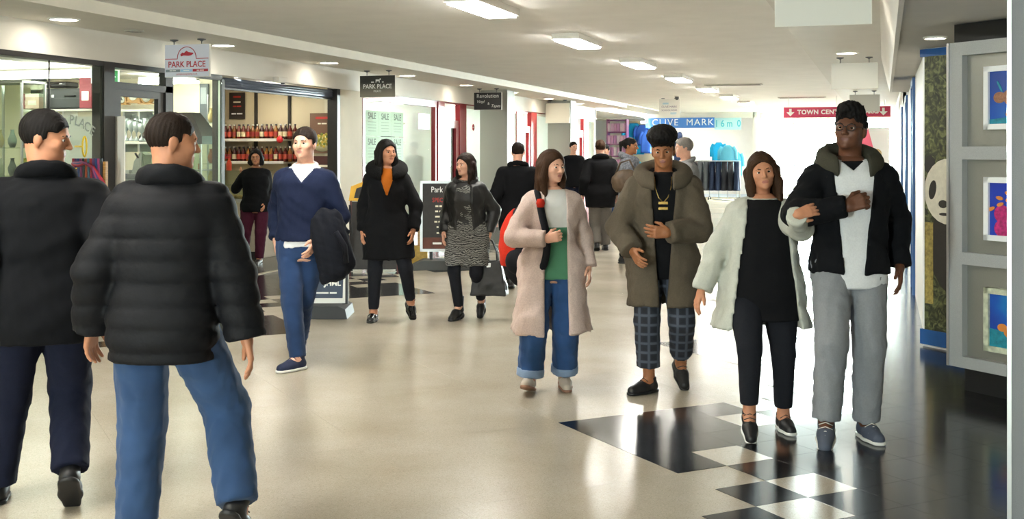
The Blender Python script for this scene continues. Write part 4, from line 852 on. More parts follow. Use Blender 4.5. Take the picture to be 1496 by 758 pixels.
def sea(name, seed, cols):
    m = mat(name, cols[0], .3, spec=.4); N, L, b = nodes_of(m); tc = N.new('ShaderNodeTexCoord'); mp = N.new('ShaderNodeMapping'); mp.inputs['Location'].default_value = (seed, 0, seed); L.new(tc.outputs['Object'], mp.inputs[0])
    n = N.new('ShaderNodeTexNoise'); n.inputs['Scale'].default_value = 3; L.new(mp.outputs[0], n.inputs[0]); r = ramp(N, [(.25, cols[0]), (.5, cols[1]), (.75, cols[2])]); L.new(n.outputs[0], r.inputs[0]); L.new(r.outputs[0], b.inputs['Base Color']); return m
arts = [('framed picture of a brown turtle over deep blue sea, topmost bay', ['17307e', '1f52b0', '2b74c8']), ('framed picture of magenta coral and orange fish, middle bay', ['1b2f9a', '2440b4', '2c50c0']), ('framed picture of a turtle over pale sand, lowest bay', ['2a2a9c', '2060c0', '30b0d0'])]
rz_ = R(-44); dx_, dy_ = math.cos(rz_), math.sin(rz_)
for k, (lb, cols) in enumerate(arts):
    za, zc = bays[k]; za, zc = bays[2 - k]; mid = (1.90, 1.20, .50)[k]; hh = .2 if k < 2 else .2
    x = .58; px_ = q[0] + dx_ * x; py_ = q[1] + dy_ * x
    p = thing('framed_picture', lb, 'picture', (px_, py_, mid), rz_, 'sea life pictures on the display wall'); ww = .31
    fm = M_wf if k < 2 else mat('worn_frame', 'c9cdb4', .5, noise=.25, nscale=25)
    MB().box(-ww, ww, -.03, .02, -hh, -hh + .035).box(-ww, ww, -.03, .02, hh - .035, hh).box(-ww, -ww + .035, -.03, .02, -hh, hh).box(ww - .035, ww, -.03, .02, -hh, hh).build('frame', fm, p)
    box('print', sea('sea_%d' % k, k * 3.1, cols), -ww + .03, ww - .03, -.012, .02, -hh + .03, hh - .03, p)
    def fl(nm, pts, m, y):
        n = len(pts); MB().add([(a_, y, b_) for a_, b_ in pts] + [(a_, -.012, b_) for a_, b_ in pts], [tuple(range(n))] + [(i, (i + 1) % n, (i + 1) % n + n, i + n) for i in range(n)]).build(nm, m, p)
    M_tb = mat('turtle_brown', '9a6a4e', .5, noise=.35, nscale=60); M_mg = mat('coral_magenta', 'b81e6e', .5, noise=.4, nscale=50); M_or = mat('fish_orange', 'e08838', .5); M_sand = mat('reef_teal', '1f8aa0', .5, noise=.3, nscale=30)
    if k == 0:
        fl('turtle_shell', ell(-.02, -.02, .16, .075, -.2), M_tb, -.015); fl('turtle_head', ell(-.2, .0, .045, .035), M_tb, -.0155); fl('turtle_flipper', ell(-.1, -.07, .025, .07, -.9), M_tb, -.0145); fl('turtle_flipper', ell(-.2, .07, .008, .04, .5), M_sand, -.0145); fl('sea_floor', [(-.31, -.165), (.31, -.165), (.31, -.1), (.1, -.13), (-.1, -.12), (-.31, -.14)], M_sand, -.0145)
    elif k == 1:
        for e in range(9): fl('coral', ell(-.18 + .07 * (e % 5), -.12 + .06 * (e // 5) + .03 * (e % 2), .06, .055), M_mg, -.0145 - e * .0002)
        for e in range(10): fl('fish', ell(-.26 + .055 * (e % 6) + .01 * e, .0 + .07 * (e // 6) + .03 * (e % 3), .026, .012, .4 - .1 * e), M_or, -.0168 - e * .0001)
    else:
        fl('sea_floor', [(-.31, -.165), (.31, -.165), (.31, -.06), (.1, -.1), (-.1, -.07), (-.31, -.05)], M_sand, -.0145); fl('turtle_shell', ell(-.06, -.05, .11, .05, .2), M_or, -.0155); fl('turtle_head', ell(-.18, -.04, .035, .025), M_or, -.0158); fl('turtle_flipper', ell(-.05, .03, .02, .055, -.4), M_tb, -.016)
# foreground grey column
q = (.415, 4.33); t = struct(MB().box(0, .5, 0, .5, 0, 2.40, ch=.006).build('wall_column', M_greyp)); t.location = (q[0], q[1], 0); t.rotation_euler[2] = R(-4.6)
MB().box(-.006, .008, -.006, .008, 0, 2.39).build('corner_trim', M_alu, t)
# ---------------------------------------------------------------- people: signed distance bodies meshed with surface nets
f32 = np.float32
class Grid:
    def __init__(s, lo, hi, h):
        lo = np.array(lo, float) - 2.5 * h; hi = np.array(hi, float) + 2.5 * h
        n = np.ceil((hi - lo) / h).astype(int) + 1; s.o = lo; s.h = h
        s.x = (lo[0] + h * np.arange(n[0])).astype(f32)[:, None, None]; s.y = (lo[1] + h * np.arange(n[1])).astype(f32)[None, :, None]; s.z = (lo[2] + h * np.arange(n[2])).astype(f32)[None, None, :]
        s.n = n
    def full(s): return np.full(s.n, 9., f32)
def smin(a, b, k):
    if k <= 0: return np.minimum(a, b)
    h = np.clip(.5 + .5 * (b - a) / k, 0, 1); return b + (a - b) * h - k * h * (1 - h)
def cone(g, a, b, ra, rb):
    a = np.asarray(a, float); b = np.asarray(b, float); d = b - a; L = float(d @ d) + 1e-9
    px, py, pz = g.x - f32(a[0]), g.y - f32(a[1]), g.z - f32(a[2])
    t = np.clip((px * f32(d[0]) + py * f32(d[1]) + pz * f32(d[2])) / f32(L), 0, 1)
    return np.sqrt((px - t * f32(d[0])) ** 2 + (py - t * f32(d[1])) ** 2 + (pz - t * f32(d[2])) ** 2) - (f32(ra) + t * f32(rb - ra))
def ellipsoid(g, c, r):
    q = np.sqrt(((g.x - f32(c[0])) / f32(r[0])) ** 2 + ((g.y - f32(c[1])) / f32(r[1])) ** 2 + ((g.z - f32(c[2])) / f32(r[2])) ** 2)
    return (q - 1) * f32(min(r))
def plane(g, p, n):
    n = np.asarray(n, float); n = n / np.linalg.norm(n)
    return (g.x - f32(p[0])) * f32(n[0]) + (g.y - f32(p[1])) * f32(n[1]) + (g.z - f32(p[2])) * f32(n[2])
def waves(g, amp, k, seed):
    r = np.random.default_rng(seed); out = 0
    for i in range(4):
        v = r.normal(size=3) * k * (1 + .5 * i); ph = r.uniform(0, 6.28)
        out = out + np.sin(g.x * f32(v[0]) + g.y * f32(v[1]) + g.z * f32(v[2] * .7) + f32(ph) + 1.3 * np.sin(g.z * f32(k * .6) + f32(i) + g.x * f32(k * .4))) / (1 + .6 * i)
    return (out * f32(amp / 3.6)).astype(f32)
_c8 = [(i, j, k) for i in (0, 1) for j in (0, 1) for k in (0, 1)]
_e12 = [(a, b) for a in _c8 for b in _c8 if sum(abs(p - q) for p, q in zip(a, b)) == 1 and a < b]
def nets(f, g):
    s = f < 0; nx, ny, nz = f.shape
    cnt = np.zeros((nx - 1, ny - 1, nz - 1), np.int8)
    for i, j, k in _c8: cnt += s[i:nx - 1 + i, j:ny - 1 + j, k:nz - 1 + k]
    m = (cnt > 0) & (cnt < 8); I, J, K = np.nonzero(m); n = len(I)
    ids = np.full(m.shape, -1, np.int64); ids[I, J, K] = np.arange(n)
    acc = np.zeros((n, 3)); ct = np.zeros(n)
    for a, b in _e12:
        fa = f[I + a[0], J + a[1], K + a[2]]; fb = f[I + b[0], J + b[1], K + b[2]]; c = (fa < 0) != (fb < 0)
        t = np.where(c, fa / np.where(c, fa - fb, 1), 0)
        for q in range(3): acc[:, q] += np.where(c, a[q] + (b[q] - a[q]) * t, 0)
        ct += c
    V = (acc / ct[:, None] + np.stack([I, J, K], 1)) * g.h + g.o
    Q = []
    for ax in range(3):
        sa = [slice(None)] * 3; sb = [slice(None)] * 3; sa[ax] = slice(0, -1); sb[ax] = slice(1, None)
        A = s[tuple(sa)]; B = s[tuple(sb)]; ch = A != B
        o1, o2 = (ax + 1) % 3, (ax + 2) % 3
        idx = np.stack(np.nonzero(ch), 1); idx = idx[(idx[:, o1] > 0) & (idx[:, o2] > 0) & (idx[:, o1] < f.shape[o1] - 1) & (idx[:, o2] < f.shape[o2] - 1)]
        ins = A[idx[:, 0], idx[:, 1], idx[:, 2]]
        def cell(d1, d2):
            q = idx.copy(); q[:, o1] += d1; q[:, o2] += d2; return ids[q[:, 0], q[:, 1], q[:, 2]]
        qd = np.stack([cell(-1, -1), cell(0, -1), cell(0, 0), cell(-1, 0)], 1)
        qd[~ins] = qd[~ins][:, ::-1]; Q.append(qd)
    return V, np.concatenate(Q)
def mesh_np(name, V, Q, mats, mi=None):
    me = bpy.data.meshes.new(name); me.vertices.add(len(V)); me.vertices.foreach_set('co', np.asarray(V, f32).ravel())
    me.loops.add(Q.size); me.loops.foreach_set('vertex_index', Q.ravel().astype(np.int32))
    me.polygons.add(len(Q)); me.polygons.foreach_set('loop_start', np.arange(0, Q.size, 4, dtype=np.int32))
    for m in mats: me.materials.append(m)
    if mi is not None: me.polygons.foreach_set('material_index', np.asarray(mi, np.int32))
    me.polygons.foreach_set('use_smooth', np.ones(len(Q), bool)); me.update(calc_edges=True); me.validate(); return me
def A3(*p): return np.array(p, float)
def ik(a, b, l1, l2, hint):
    v = b - a; d = np.linalg.norm(v); mx = (l1 + l2) * .998
    if d > mx: b = a + v / d * mx; v = b - a; d = mx
    u_ = v / d; x = (l1 * l1 - l2 * l2 + d * d) / (2 * d); h = math.sqrt(max(0, l1 * l1 - x * x))
    w = hint - u_ * (hint @ u_); w = w / (np.linalg.norm(w) + 1e-9)
    return a + u_ * x + w * h, b
def rotm(yaw, pitch, roll):
    return np.array(Matrix.Rotation(yaw, 3, 'Z') @ Matrix.Rotation(pitch, 3, 'X') @ Matrix.Rotation(roll, 3, 'Y'))
PZ = np.array([.0, .44, .48, .52, .56, .60, .66, .72, .77, .805, .83, .85])
PM = (np.array([.10, .092, .099, .100, .096, .091, .095, .102, .106, .098, .070, .040]), np.array([.07, .062, .068, .070, .067, .063, .067, .071, .068, .058, .046, .036]))
PF = (np.array([.11, .096, .105, .104, .093, .082, .084, .091, .093, .085, .062, .034]), np.array([.07, .064, .073, .071, .062, .057, .063, .074, .069, .055, .043, .033]))

class Fig:
    def __init__(s, c):
        s.c = c; H = s.H = c['H']; s.dl = R(c.get('turn', 0)); s.fem = c.get('fem', False); s.fat = c.get('fat', 1.); q = c.get('q', 1.); s.q = q
        cd, sd = math.cos(-s.dl), math.sin(-s.dl)
        s.loc = lambda u_, v_, z=0.: A3(cd * u_ + sd * v_, sd * u_ - cd * v_, z)     # picture-aligned (right, towards viewer) -> local
        hw = (.054 if s.fem else .052) * H * s.fat
        s.feetM = {}; s.ank = {}; hz = .52 * H; L1, L2 = .245 * H, .235 * H
        s.heel = c.get('heel', 0.)
        for k, (fu, fv, yaw, pit, lift) in c['feet'].items():
            p = s.loc(fu, fv); M = Matrix.Translation((p[0], p[1], lift)) @ Matrix.Rotation(R(yaw) - s.dl, 4, 'Z')
            piv = Matrix.Translation((0, (-.07 if pit > 0 else .035) * H, 0)); M = M @ piv @ Matrix.Rotation(R(pit), 4, 'X') @ piv.inverted()
            s.feetM[k] = M; a = M @ Vector((0, 0, .045 * H + s.heel)); s.ank[k] = A3(*a)
        off = s.loc(*c.get('sway', (0, 0)))
        for k in 'RL':
            sx = -1 if k == 'R' else 1; dx = s.ank[k][0] - (sx * hw + off[0]); dy = s.ank[k][1] - off[1]; hh = (L1 + L2) ** 2 * .992 - dx * dx - dy * dy
            hz = min(hz, s.ank[k][2] + math.sqrt(max(.01, hh)))
        s.hz = hz; s.dz = hz - .52 * H; s.pel = A3(off[0], off[1], hz)
        s.hip = {k: s.pel + A3((-1 if k == 'R' else 1) * hw, 0, 0) for k in 'RL'}
        s.knee = {}
        for k in 'RL':
            fw = np.array(s.feetM[k].to_3x3() @ Vector((0, -1, 0))); fw[2] = 0
            kn, s.ank[k] = ik(s.hip[k], s.ank[k], L1, L2, A3(0, -1, 0) + .5 * fw); s.knee[k] = kn
        lu, lv = c.get('lean', (0, 0)); ln = s.loc(lu, lv)
        s.neck = A3(s.pel[0] + ln[0], s.pel[1] + ln[1] + .005 * H, .832 * H + s.dz)
        sw = (.081 if s.fem else .091) * H * c.get('sh', 1.)
        tw = R(c.get('twist', 0)); s.sh = {}; s.elb = {}; s.wri = {}; s.fdir = {}
        for k in 'RL':
            sx = -1 if k == 'R' else 1
            s.sh[k] = s.neck + A3(sx * sw * math.cos(tw), sx * sw * math.sin(tw), -.047 * H)
            hd = c.get('hands', {}).get(k, {}); 
            tgt = s.loc(*hd['at']) if 'at' in hd else s.sh[k] + A3(sx * .05 * H, -.03 * H, -.31 * H)
            if 'at' in hd: tgt[2] = hd['at'][2]
            hint = s.loc(*hd['elbow']) if 'elbow' in hd else A3(sx * .35, 1, -.1)
            s.elb[k], s.wri[k] = ik(s.sh[k], tgt, .168 * H, .148 * H, hint)
            d = s.wri[k] - s.elb[k]; s.fdir[k] = d / np.linalg.norm(d)
        s.hc = s.neck + A3(0, -.012 * H, .102 * H) + s.loc(*c.get('headoff', (0, 0)))
        y, p_, r = c.get('head', (0, 0, 0)); s.hM = rotm(R(y) - s.dl, R(p_), R(r)); s.sc = .128 * H / .225
    def centre(s, g):
        t = (g.z - f32(s.pel[2])) / f32(s.neck[2] - s.pel[2]); t = np.clip(t, -.0, 1.2)
        return f32(s.pel[0]) + t * f32(s.neck[0] - s.pel[0]), f32(s.pel[1]) + t * f32(s.neck[1] - s.pel[1])
    def torso(s, g, t, flare=0., zlow=.44, fatbelly=0.):
        rx, ry = PF if s.fem else PM; zz = (g.z - f32(s.dz)) / f32(s.H)
        X = np.interp(zz.ravel(), PZ, rx).astype(f32)[None, None, :] * f32(s.H * s.fat); Y = np.interp(zz.ravel(), PZ, ry).astype(f32)[None, None, :] * f32(s.H * s.fat)
        if fatbelly: bl = np.exp(-((zz - f32(.58)) / f32(.1)) ** 2) * f32(fatbelly); X = X + bl * .6; Y = Y + bl
        low = np.clip(f32(.5) - zz, 0, 1) * f32(s.H * flare); te = f32(t) * np.clip((f32(.862) - zz) / f32(.062), .12, 1); X = X + te + low; Y = Y + te + low * .8
        cx, cy = s.centre(g); a = np.abs((g.x - cx) / X) ** f32(2.3) + np.abs((g.y - cy) / Y) ** f32(2.3)
        d = (a ** f32(1 / 2.3) - 1) * np.minimum(X, Y)
        return np.maximum(d, zz * f32(s.H) - f32(.855 * s.H))
    def leg(s, g, k, r0, r1, r2):
        H = s.H; return smin(cone(g, s.hip[k], s.knee[k], r0 * H, r1 * H), cone(g, s.knee[k], s.ank[k], r1 * H, r2 * H), .02)
    def arm(s, g, k, r0, r1, r2, cut=None):
        H = s.H; e = s.wri[k]
        f = smin(cone(g, s.sh[k], s.elb[k], r0 * H, r1 * H), cone(g, s.elb[k], e, r1 * H, r2 * H), .015)
        if cut is not None: f = np.maximum(f, plane(g, s.elb[k] + (e - s.elb[k]) * cut, s.fdir[k]) - np.where(cone(g, s.sh[k], s.elb[k], r0 * H, r1 * H) < .0, 9, 0).astype(f32))
        return f
    def bounds(s, pts, pad): P = np.array(pts); return P.min(0) - pad, P.max(0) + pad

def hand_mesh(s, k, h):
    H = s.H; sc = H / 1.75 * (.93 if s.fem else 1.); hd = s.c.get('hands', {}).get(k, {}); sx = -1 if k == 'R' else 1
    d = s.fdir[k] if 'dir' not in hd else s.loc(hd['dir'][0], hd['dir'][1], hd['dir'][2]); d = d / np.linalg.norm(d)
    n = s.loc(hd['palm'][0], hd['palm'][1], hd['palm'][2]) if 'palm' in hd else A3(-sx, .25, 0)
    n = n - d * (n @ d); n /= np.linalg.norm(n); side = np.cross(d, n) * (1 if k == 'R' else -1); curl = hd.get('curl', .45)
    w = s.wri[k]; segs = []; kn = []
    for i in range(4):
        off = (1.5 - i) * .0205 * sc; b = w + d * (.088 - .004 * abs(i - 1)) * sc + side * off; kn.append(b)
        segs.append((w + side * off * .55 + d * .008, b, .0165 * sc, .0125 * sc)); L = [.072, .08, .075, .06][i] * sc; p = b; a = 0.
        for fr, ca, ra, rb in ((.45, .55, .0098, .0092), (.32, .75, .0092, .0084), (.25, .5, .0084, .0072)):
            a += curl * ca; dr = d * math.cos(a) + n * math.sin(a) + side * (1.5 - i) * .05; q = p + dr * L * fr; segs.append((p, q, ra * sc, rb * sc)); p = q
    tb = w + d * .02 * sc + side * .026 * sc + n * .006 * sc; t1 = tb + (d * .75 + side * .62 + n * .25) * .045 * sc; t2 = t1 + (d * .9 + side * .15 + n * .25 * (1 + curl)) * .034 * sc
    segs += [(w + d * .012, tb, .017 * sc, .016 * sc), (tb, t1, .0145 * sc, .0115 * sc), (t1, t2, .0115 * sc, .0085 * sc)]
    fore = (w - s.fdir[k] * .06, w + d * .012, .024 * sc, .0215 * sc)
    pts = [p for a_, b_, _, _ in segs for p in (a_, b_)] + [fore[0]]; lo, hi = s.bounds(pts, .03); g = Grid(lo, hi, h); f = g.full()
    palm = g.full()
    for i in range(4): palm = smin(palm, cone(g, *segs[i * 4]), .012)
    f = smin(palm, cone(g, *fore), .02)
    for i in range(4):
        for j in (1, 2, 3): f = smin(f, cone(g, *segs[i * 4 + j]), .004)
    for sg in segs[16:]: f = smin(f, cone(g, *sg), .007)
    return nets(f, g)

def head_mesh(s, h):
    sc = s.sc; g = Grid(A3(-.1, -.14, -.24), A3(.1, .13, .13), h / sc)
    f = ellipsoid(g, (0, .012, .03), (.073, .094, .083)); f = smin(f, ellipsoid(g, (0, -.028, -.022), (.061, .06, .085)), .03)
    jw = .044 if s.fem else .05
    f = smin(f, ellipsoid(g, (0, -.036, -.07), (jw, .048, .036)), .025); f = smin(f, ellipsoid(g, (0, -.078, -.094), (.017, .014, .014)), .02)
    for x in (-1, 1):
        f = smin(f, ellipsoid(g, (x * .04, -.062, -.024), (.022, .022, .02)), .02)
        f = smin(f, ellipsoid(g, (x * .075, .014, -.008), (.009, .02, .031)), .006)
    f = smin(f, cone(g, (-.034, -.081, .02), (.034, -.081, .02), .009, .009), .014)
    for x in (-1, 1): f = -smin(-f, ellipsoid(g, (x * .031, -.1, .001), (.017, .017, .011)), .008)
    f = smin(f, cone(g, (0, -.087, .012), (0, -.107, -.027), .0075, .0115), .008)
    for x in (-1, 1): f = smin(f, ellipsoid(g, (x * .012, -.098, -.031), (.0075, .009, .007)), .005)
    f = smin(f, cone(g, (-.02, -.084, -.055), (.02, -.084, -.055), .0065, .0065), .006); f = smin(f, cone(g, (-.016, -.084, -.066), (.016, -.084, -.066), .0075, .0075), .005)
    f = -smin(-f, cone(g, (-.021, -.095, -.0603), (.021, -.095, -.0603), .0025, .0025), .004)
    nb = np.linalg.inv(s.hM) @ (s.neck + A3(0, .012, -.02) - s.hc) / sc; nr = (.047 if s.fem else .056)
    f = smin(f, cone(g, (0, .022, -.05), nb, nr, nr * 1.12), .03)
    V, Q = nets(f, g); c = V[Q].mean(1)
    lip = ((c[:, 0] / .021) ** 2 + ((c[:, 2] + .0608) / .0098) ** 2 < 1) & (c[:, 1] < -.078); mi = np.where(lip, 1, 0)
    parts = [(V, Q, mi)]
    n, m_ = 12, 8
    for x in (-1, 1):
        vs = []; 
        for i in range(m_ + 1):
            t = PI * i / m_
            for j in range(n): p = 2 * PI * j / n; vs.append((x * .031 + .0118 * math.sin(t) * math.cos(p), -.0755 - .0118 * math.cos(t), .001 + .0085 * math.sin(t) * math.sin(p)))
        qs = np.array([(i * n + j, (i + 1) * n + j, (i + 1) * n + (j + 1) % n, i * n + (j + 1) % n) for i in range(m_) for j in range(n)])
        parts.append((np.array(vs), qs, np.array([3 if i < 2 else 2 for i in range(m_) for j in range(n)])))
        b = MB().tube([(x * .014, -.0905, .018), (x * .03, -.0905, .0235), (x * .048, -.077, .018)], [.003, .0042, .002], 4)
        qf = np.array([q for q in b.f if len(q) == 4]); parts.append((np.array([tuple(v) for v in b.v]), qf, np.full(len(qf), 4)))
    return [((V_ * sc) @ s.hM.T + s.hc, Q_, m) for V_, Q_, m in parts]

def hair_mesh(s, style, h):
    sc = s.sc; lo, hi = A3(-.13, -.14, -.12), A3(.13, .16, .2); amp = .0025; k = 70.
    if style in ('long', 'wavy'): lo[2] = -.36
    if style == 'bob': lo[2] = -.18
    if style == 'pony': lo[2] = -.24; hi[1] = .2
    g = Grid(lo, hi, h / sc)
    T = dict(short=.011, crop=.006, grey=.012, afro=.006, quiff=.007, long=.017, wavy=.022, bob=.022, pony=.009, messy=.02)[style]
    f = ellipsoid(g, (0, .014, .031), (.074 + T, .094 + T, .084 + T))
    cutf = plane(g, (0, -.088 + T * .2, .068), (0, -.8, -.6)); f = np.maximum(f, cutf)
    if style in ('short', 'crop', 'grey', 'afro', 'quiff', 'messy', 'pony'): f = np.maximum(f, -.052 - g.z); f = np.maximum(f, np.where((np.abs(g.x) > .06) & (g.z < .03), .0 - g.y - .02 + np.clip(g.z, -.05, .0) * -1.2, -9).astype(f32))
    if style == 'afro': f = smin(f, ellipsoid(g, (0, -.018, .105), (.104, .118, .078)), .02); amp = .006; k = 150.
    if style == 'quiff': f = smin(f, ellipsoid(g, (0, -.02, .098), (.068, .088, .052)), .025); amp = .012; k = 120.
    if style == 'messy': amp = .006; k = 110.; f = smin(f, ellipsoid(g, (0, .01, .07), (.09, .1, .06)), .02)
    if style in ('long', 'wavy', 'bob'):
        e = dict(long=-.23, wavy=-.26, bob=-.1)[style]; w = dict(long=0, wavy=.006, bob=.002)[style]
        for x in (-1, 1):
            f = smin(f, cone(g, (x * .07, -.02, .05), (x * (.088 + w), -.012, -.08), .02, .03 + w), .02); f = smin(f, cone(g, (x * (.088 + w), -.012, -.08), (x * (.082 + w), -.035, e), .03 + w, .016), .02)
            f = smin(f, cone(g, (x * (.085 + w), .03, 0), (x * (.08 + w), .03, e), .035, .03), .02)
        for x in (-.04, .04): f = smin(f, cone(g, (x, .085, .02), (x, .1, e), .035, .035 + w), .02)
        f = np.maximum(f, -ellipsoid(g, (0, -.06, -.045), (.063, .1, .11)))
    if style == 'pony': f = smin(f, cone(g, (0, .1, .06), (0, .145, .03), .022, .02), .01); f = smin(f, cone(g, (0, .145, .03), (0, .14, -.13), .026, .01), .02)
    th = np.arctan2(g.x, g.y + .02); strand = np.sin(th * 38 + np.sin(g.z * 30) * 1.5) * f32(.0016 if style not in ('afro', 'quiff', 'messy') else 0)
    f = f + strand + waves(g, amp, k, 5)
    V, Q = nets(f, g); return (V * sc) @ s.hM.T + s.hc, Q

def skin(name, col): return mat('skin_' + name, col, .5, noise=.06, nscale=40, spec=.35)
def hairm(name, col): return mat('hair_' + name, col, .6, noise=.25, nscale=60, stretch=(6, 6, 1), spec=.15, bump=.3, bscale=120)
EYEW = mat('eye_white', 'e4e0da', .3); IRIS = mat('iris', '2a1c14', .2)
def person(label, px, py, cfg, sk, hr, hairstyle, wear, group=None, pos=None):
    s = Fig(cfg); q = s.q; H = s.H
    p = pos or onZ(px, py)
    lips = mat('lips_' + sk, {'fair': 'b4736a', 'tan': '9a5a4c', 'brown': '7a4238', 'dark': '5a302a'}[sk], .45)
    SK = skin(sk, {'fair': 'd8a48c', 'tan': 'b98062', 'brown': '94603f', 'dark': '5f3b29'}[sk]); HR = hairm(hr, {'black': '141110', 'dark': '221812', 'brown': '3a2618', 'grey': '7d7873', 'mid': '4a3524'}[hr])
    # body surface
    pts = [s.hip['R'], s.hip['L'], s.neck] + [v for k in 'RL' for v in (s.sh[k], s.elb[k], s.wri[k], s.knee[k], s.ank[k])]
    lo, hi = s.bounds(pts, .13); g = Grid(lo, hi, .016 * q); f = np.maximum(s.torso(g, -.009), f32(.45 * H + s.dz) - g.z)
    for k in 'RL':
        f = smin(f, s.leg(g, k, .054, .033, .022), .03); f = smin(f, s.arm(g, k, .031, .024, .0145), .025)
        M = s.feetM[k]; f = smin(f, cone(g, s.ank[k], M @ Vector((0, -.075 * H, .02 * H + s.heel * .2)), .022 * H, .015 * H), .02)
    V, Q = nets(f, g); parts = [(V, Q, np.zeros(len(Q), int))]
    parts += head_mesh(s, .0052 * q)
    for k in 'RL':
        if cfg.get('hands', {}).get(k, {}).get('hide'): continue
        v, qd = hand_mesh(s, k, .0042 * q); parts.append((v, qd, np.zeros(len(qd), int)))
    o_ = 0; VV = []; QQ = []; MI = []
    for v, qd, m in parts: VV.append(v); QQ.append(qd + o_); MI.append(m); o_ += len(v)
    me = mesh_np('person', np.concatenate(VV), np.concatenate(QQ), [SK, lips, EYEW, IRIS, HR], np.concatenate(MI))
    ob = tag(link_mesh('person', me, None, p, YAW + s.dl), label, 'person', group)
    if hairstyle: v, qd = hair_mesh(s, hairstyle, .0055 * q); link_mesh('hair', mesh_np('hair', v, qd, [HR]), ob)
    for w in wear: w(s, ob)
    return s, ob

# ---- garments
def trousers(m, hip=.062, knee=.047, ank=.036, hem=.93, top=.585, name='trousers', folds=.006, cuff=None):
    def go(s, ob):
        H = s.H; pts = [s.hip['R'], s.hip['L'], s.knee['R'], s.knee['L'], s.ank['R'], s.ank['L'], s.pel + A3(0, 0, .08 * H)]; lo, hi = s.bounds(pts, .14); g = Grid(lo, hi, .0115 * s.q)
        z1 = top * H + s.dz; f = np.maximum(np.maximum(s.torso(g, .006), f32(.46 * H + s.dz) - g.z), g.z - f32(z1))
        for k in 'RL':
            c = s.knee[k] + (s.ank[k] - s.knee[k]) * hem; d = s.ank[k] - s.knee[k]
            L = np.maximum(s.leg(g, k, hip * s.fat, knee, ank), np.maximum(plane(g, c, d), g.z - f32(z1)) - np.where(cone(g, s.hip[k], s.knee[k], .06 * H, .04 * H) < 0, 0, 0).astype(f32)); f = smin(f, L, .025)
        f = f + waves(g, folds, 34, 3) + waves(g, folds * .5, 70, 4)
        v, qd = nets(f, g); t = link_mesh(name, mesh_np(name, v, qd, [m]), ob)
        if cuff:
            for k in 'RL':
                d = s.ank[k] - s.knee[k]; a = s.knee[k] + d * (hem - .14); b = s.knee[k] + d * (hem + .005); r = (ank + .1 * (1 - hem) * .0) * H + .009
                lo, hi = s.bounds([a, b], r + .02); g = Grid(lo, hi, .009); f = np.maximum(cone(g, a - d * .2, b + d * .2, r, r), np.maximum(plane(g, b, d), -plane(g, a, d)))
                v, qd = nets(f, g); link_mesh('turn_up', mesh_np('turn_up', v, qd, [cuff]), t)
        if not cuff and name in ('trousers', 'jeans'):
            g = Grid(A3(s.pel[0] - .2, s.pel[1] - .2, z1 - .05), A3(s.pel[0] + .2, s.pel[1] + .2, z1 + .01), .008)
            f = np.maximum(s.torso(g, .012), np.maximum(g.z - f32(z1), f32(z1 - .035) - g.z)); v, qd = nets(f, g); link_mesh('waistband', mesh_np('waistband', v, qd, [m]), t)
    return go
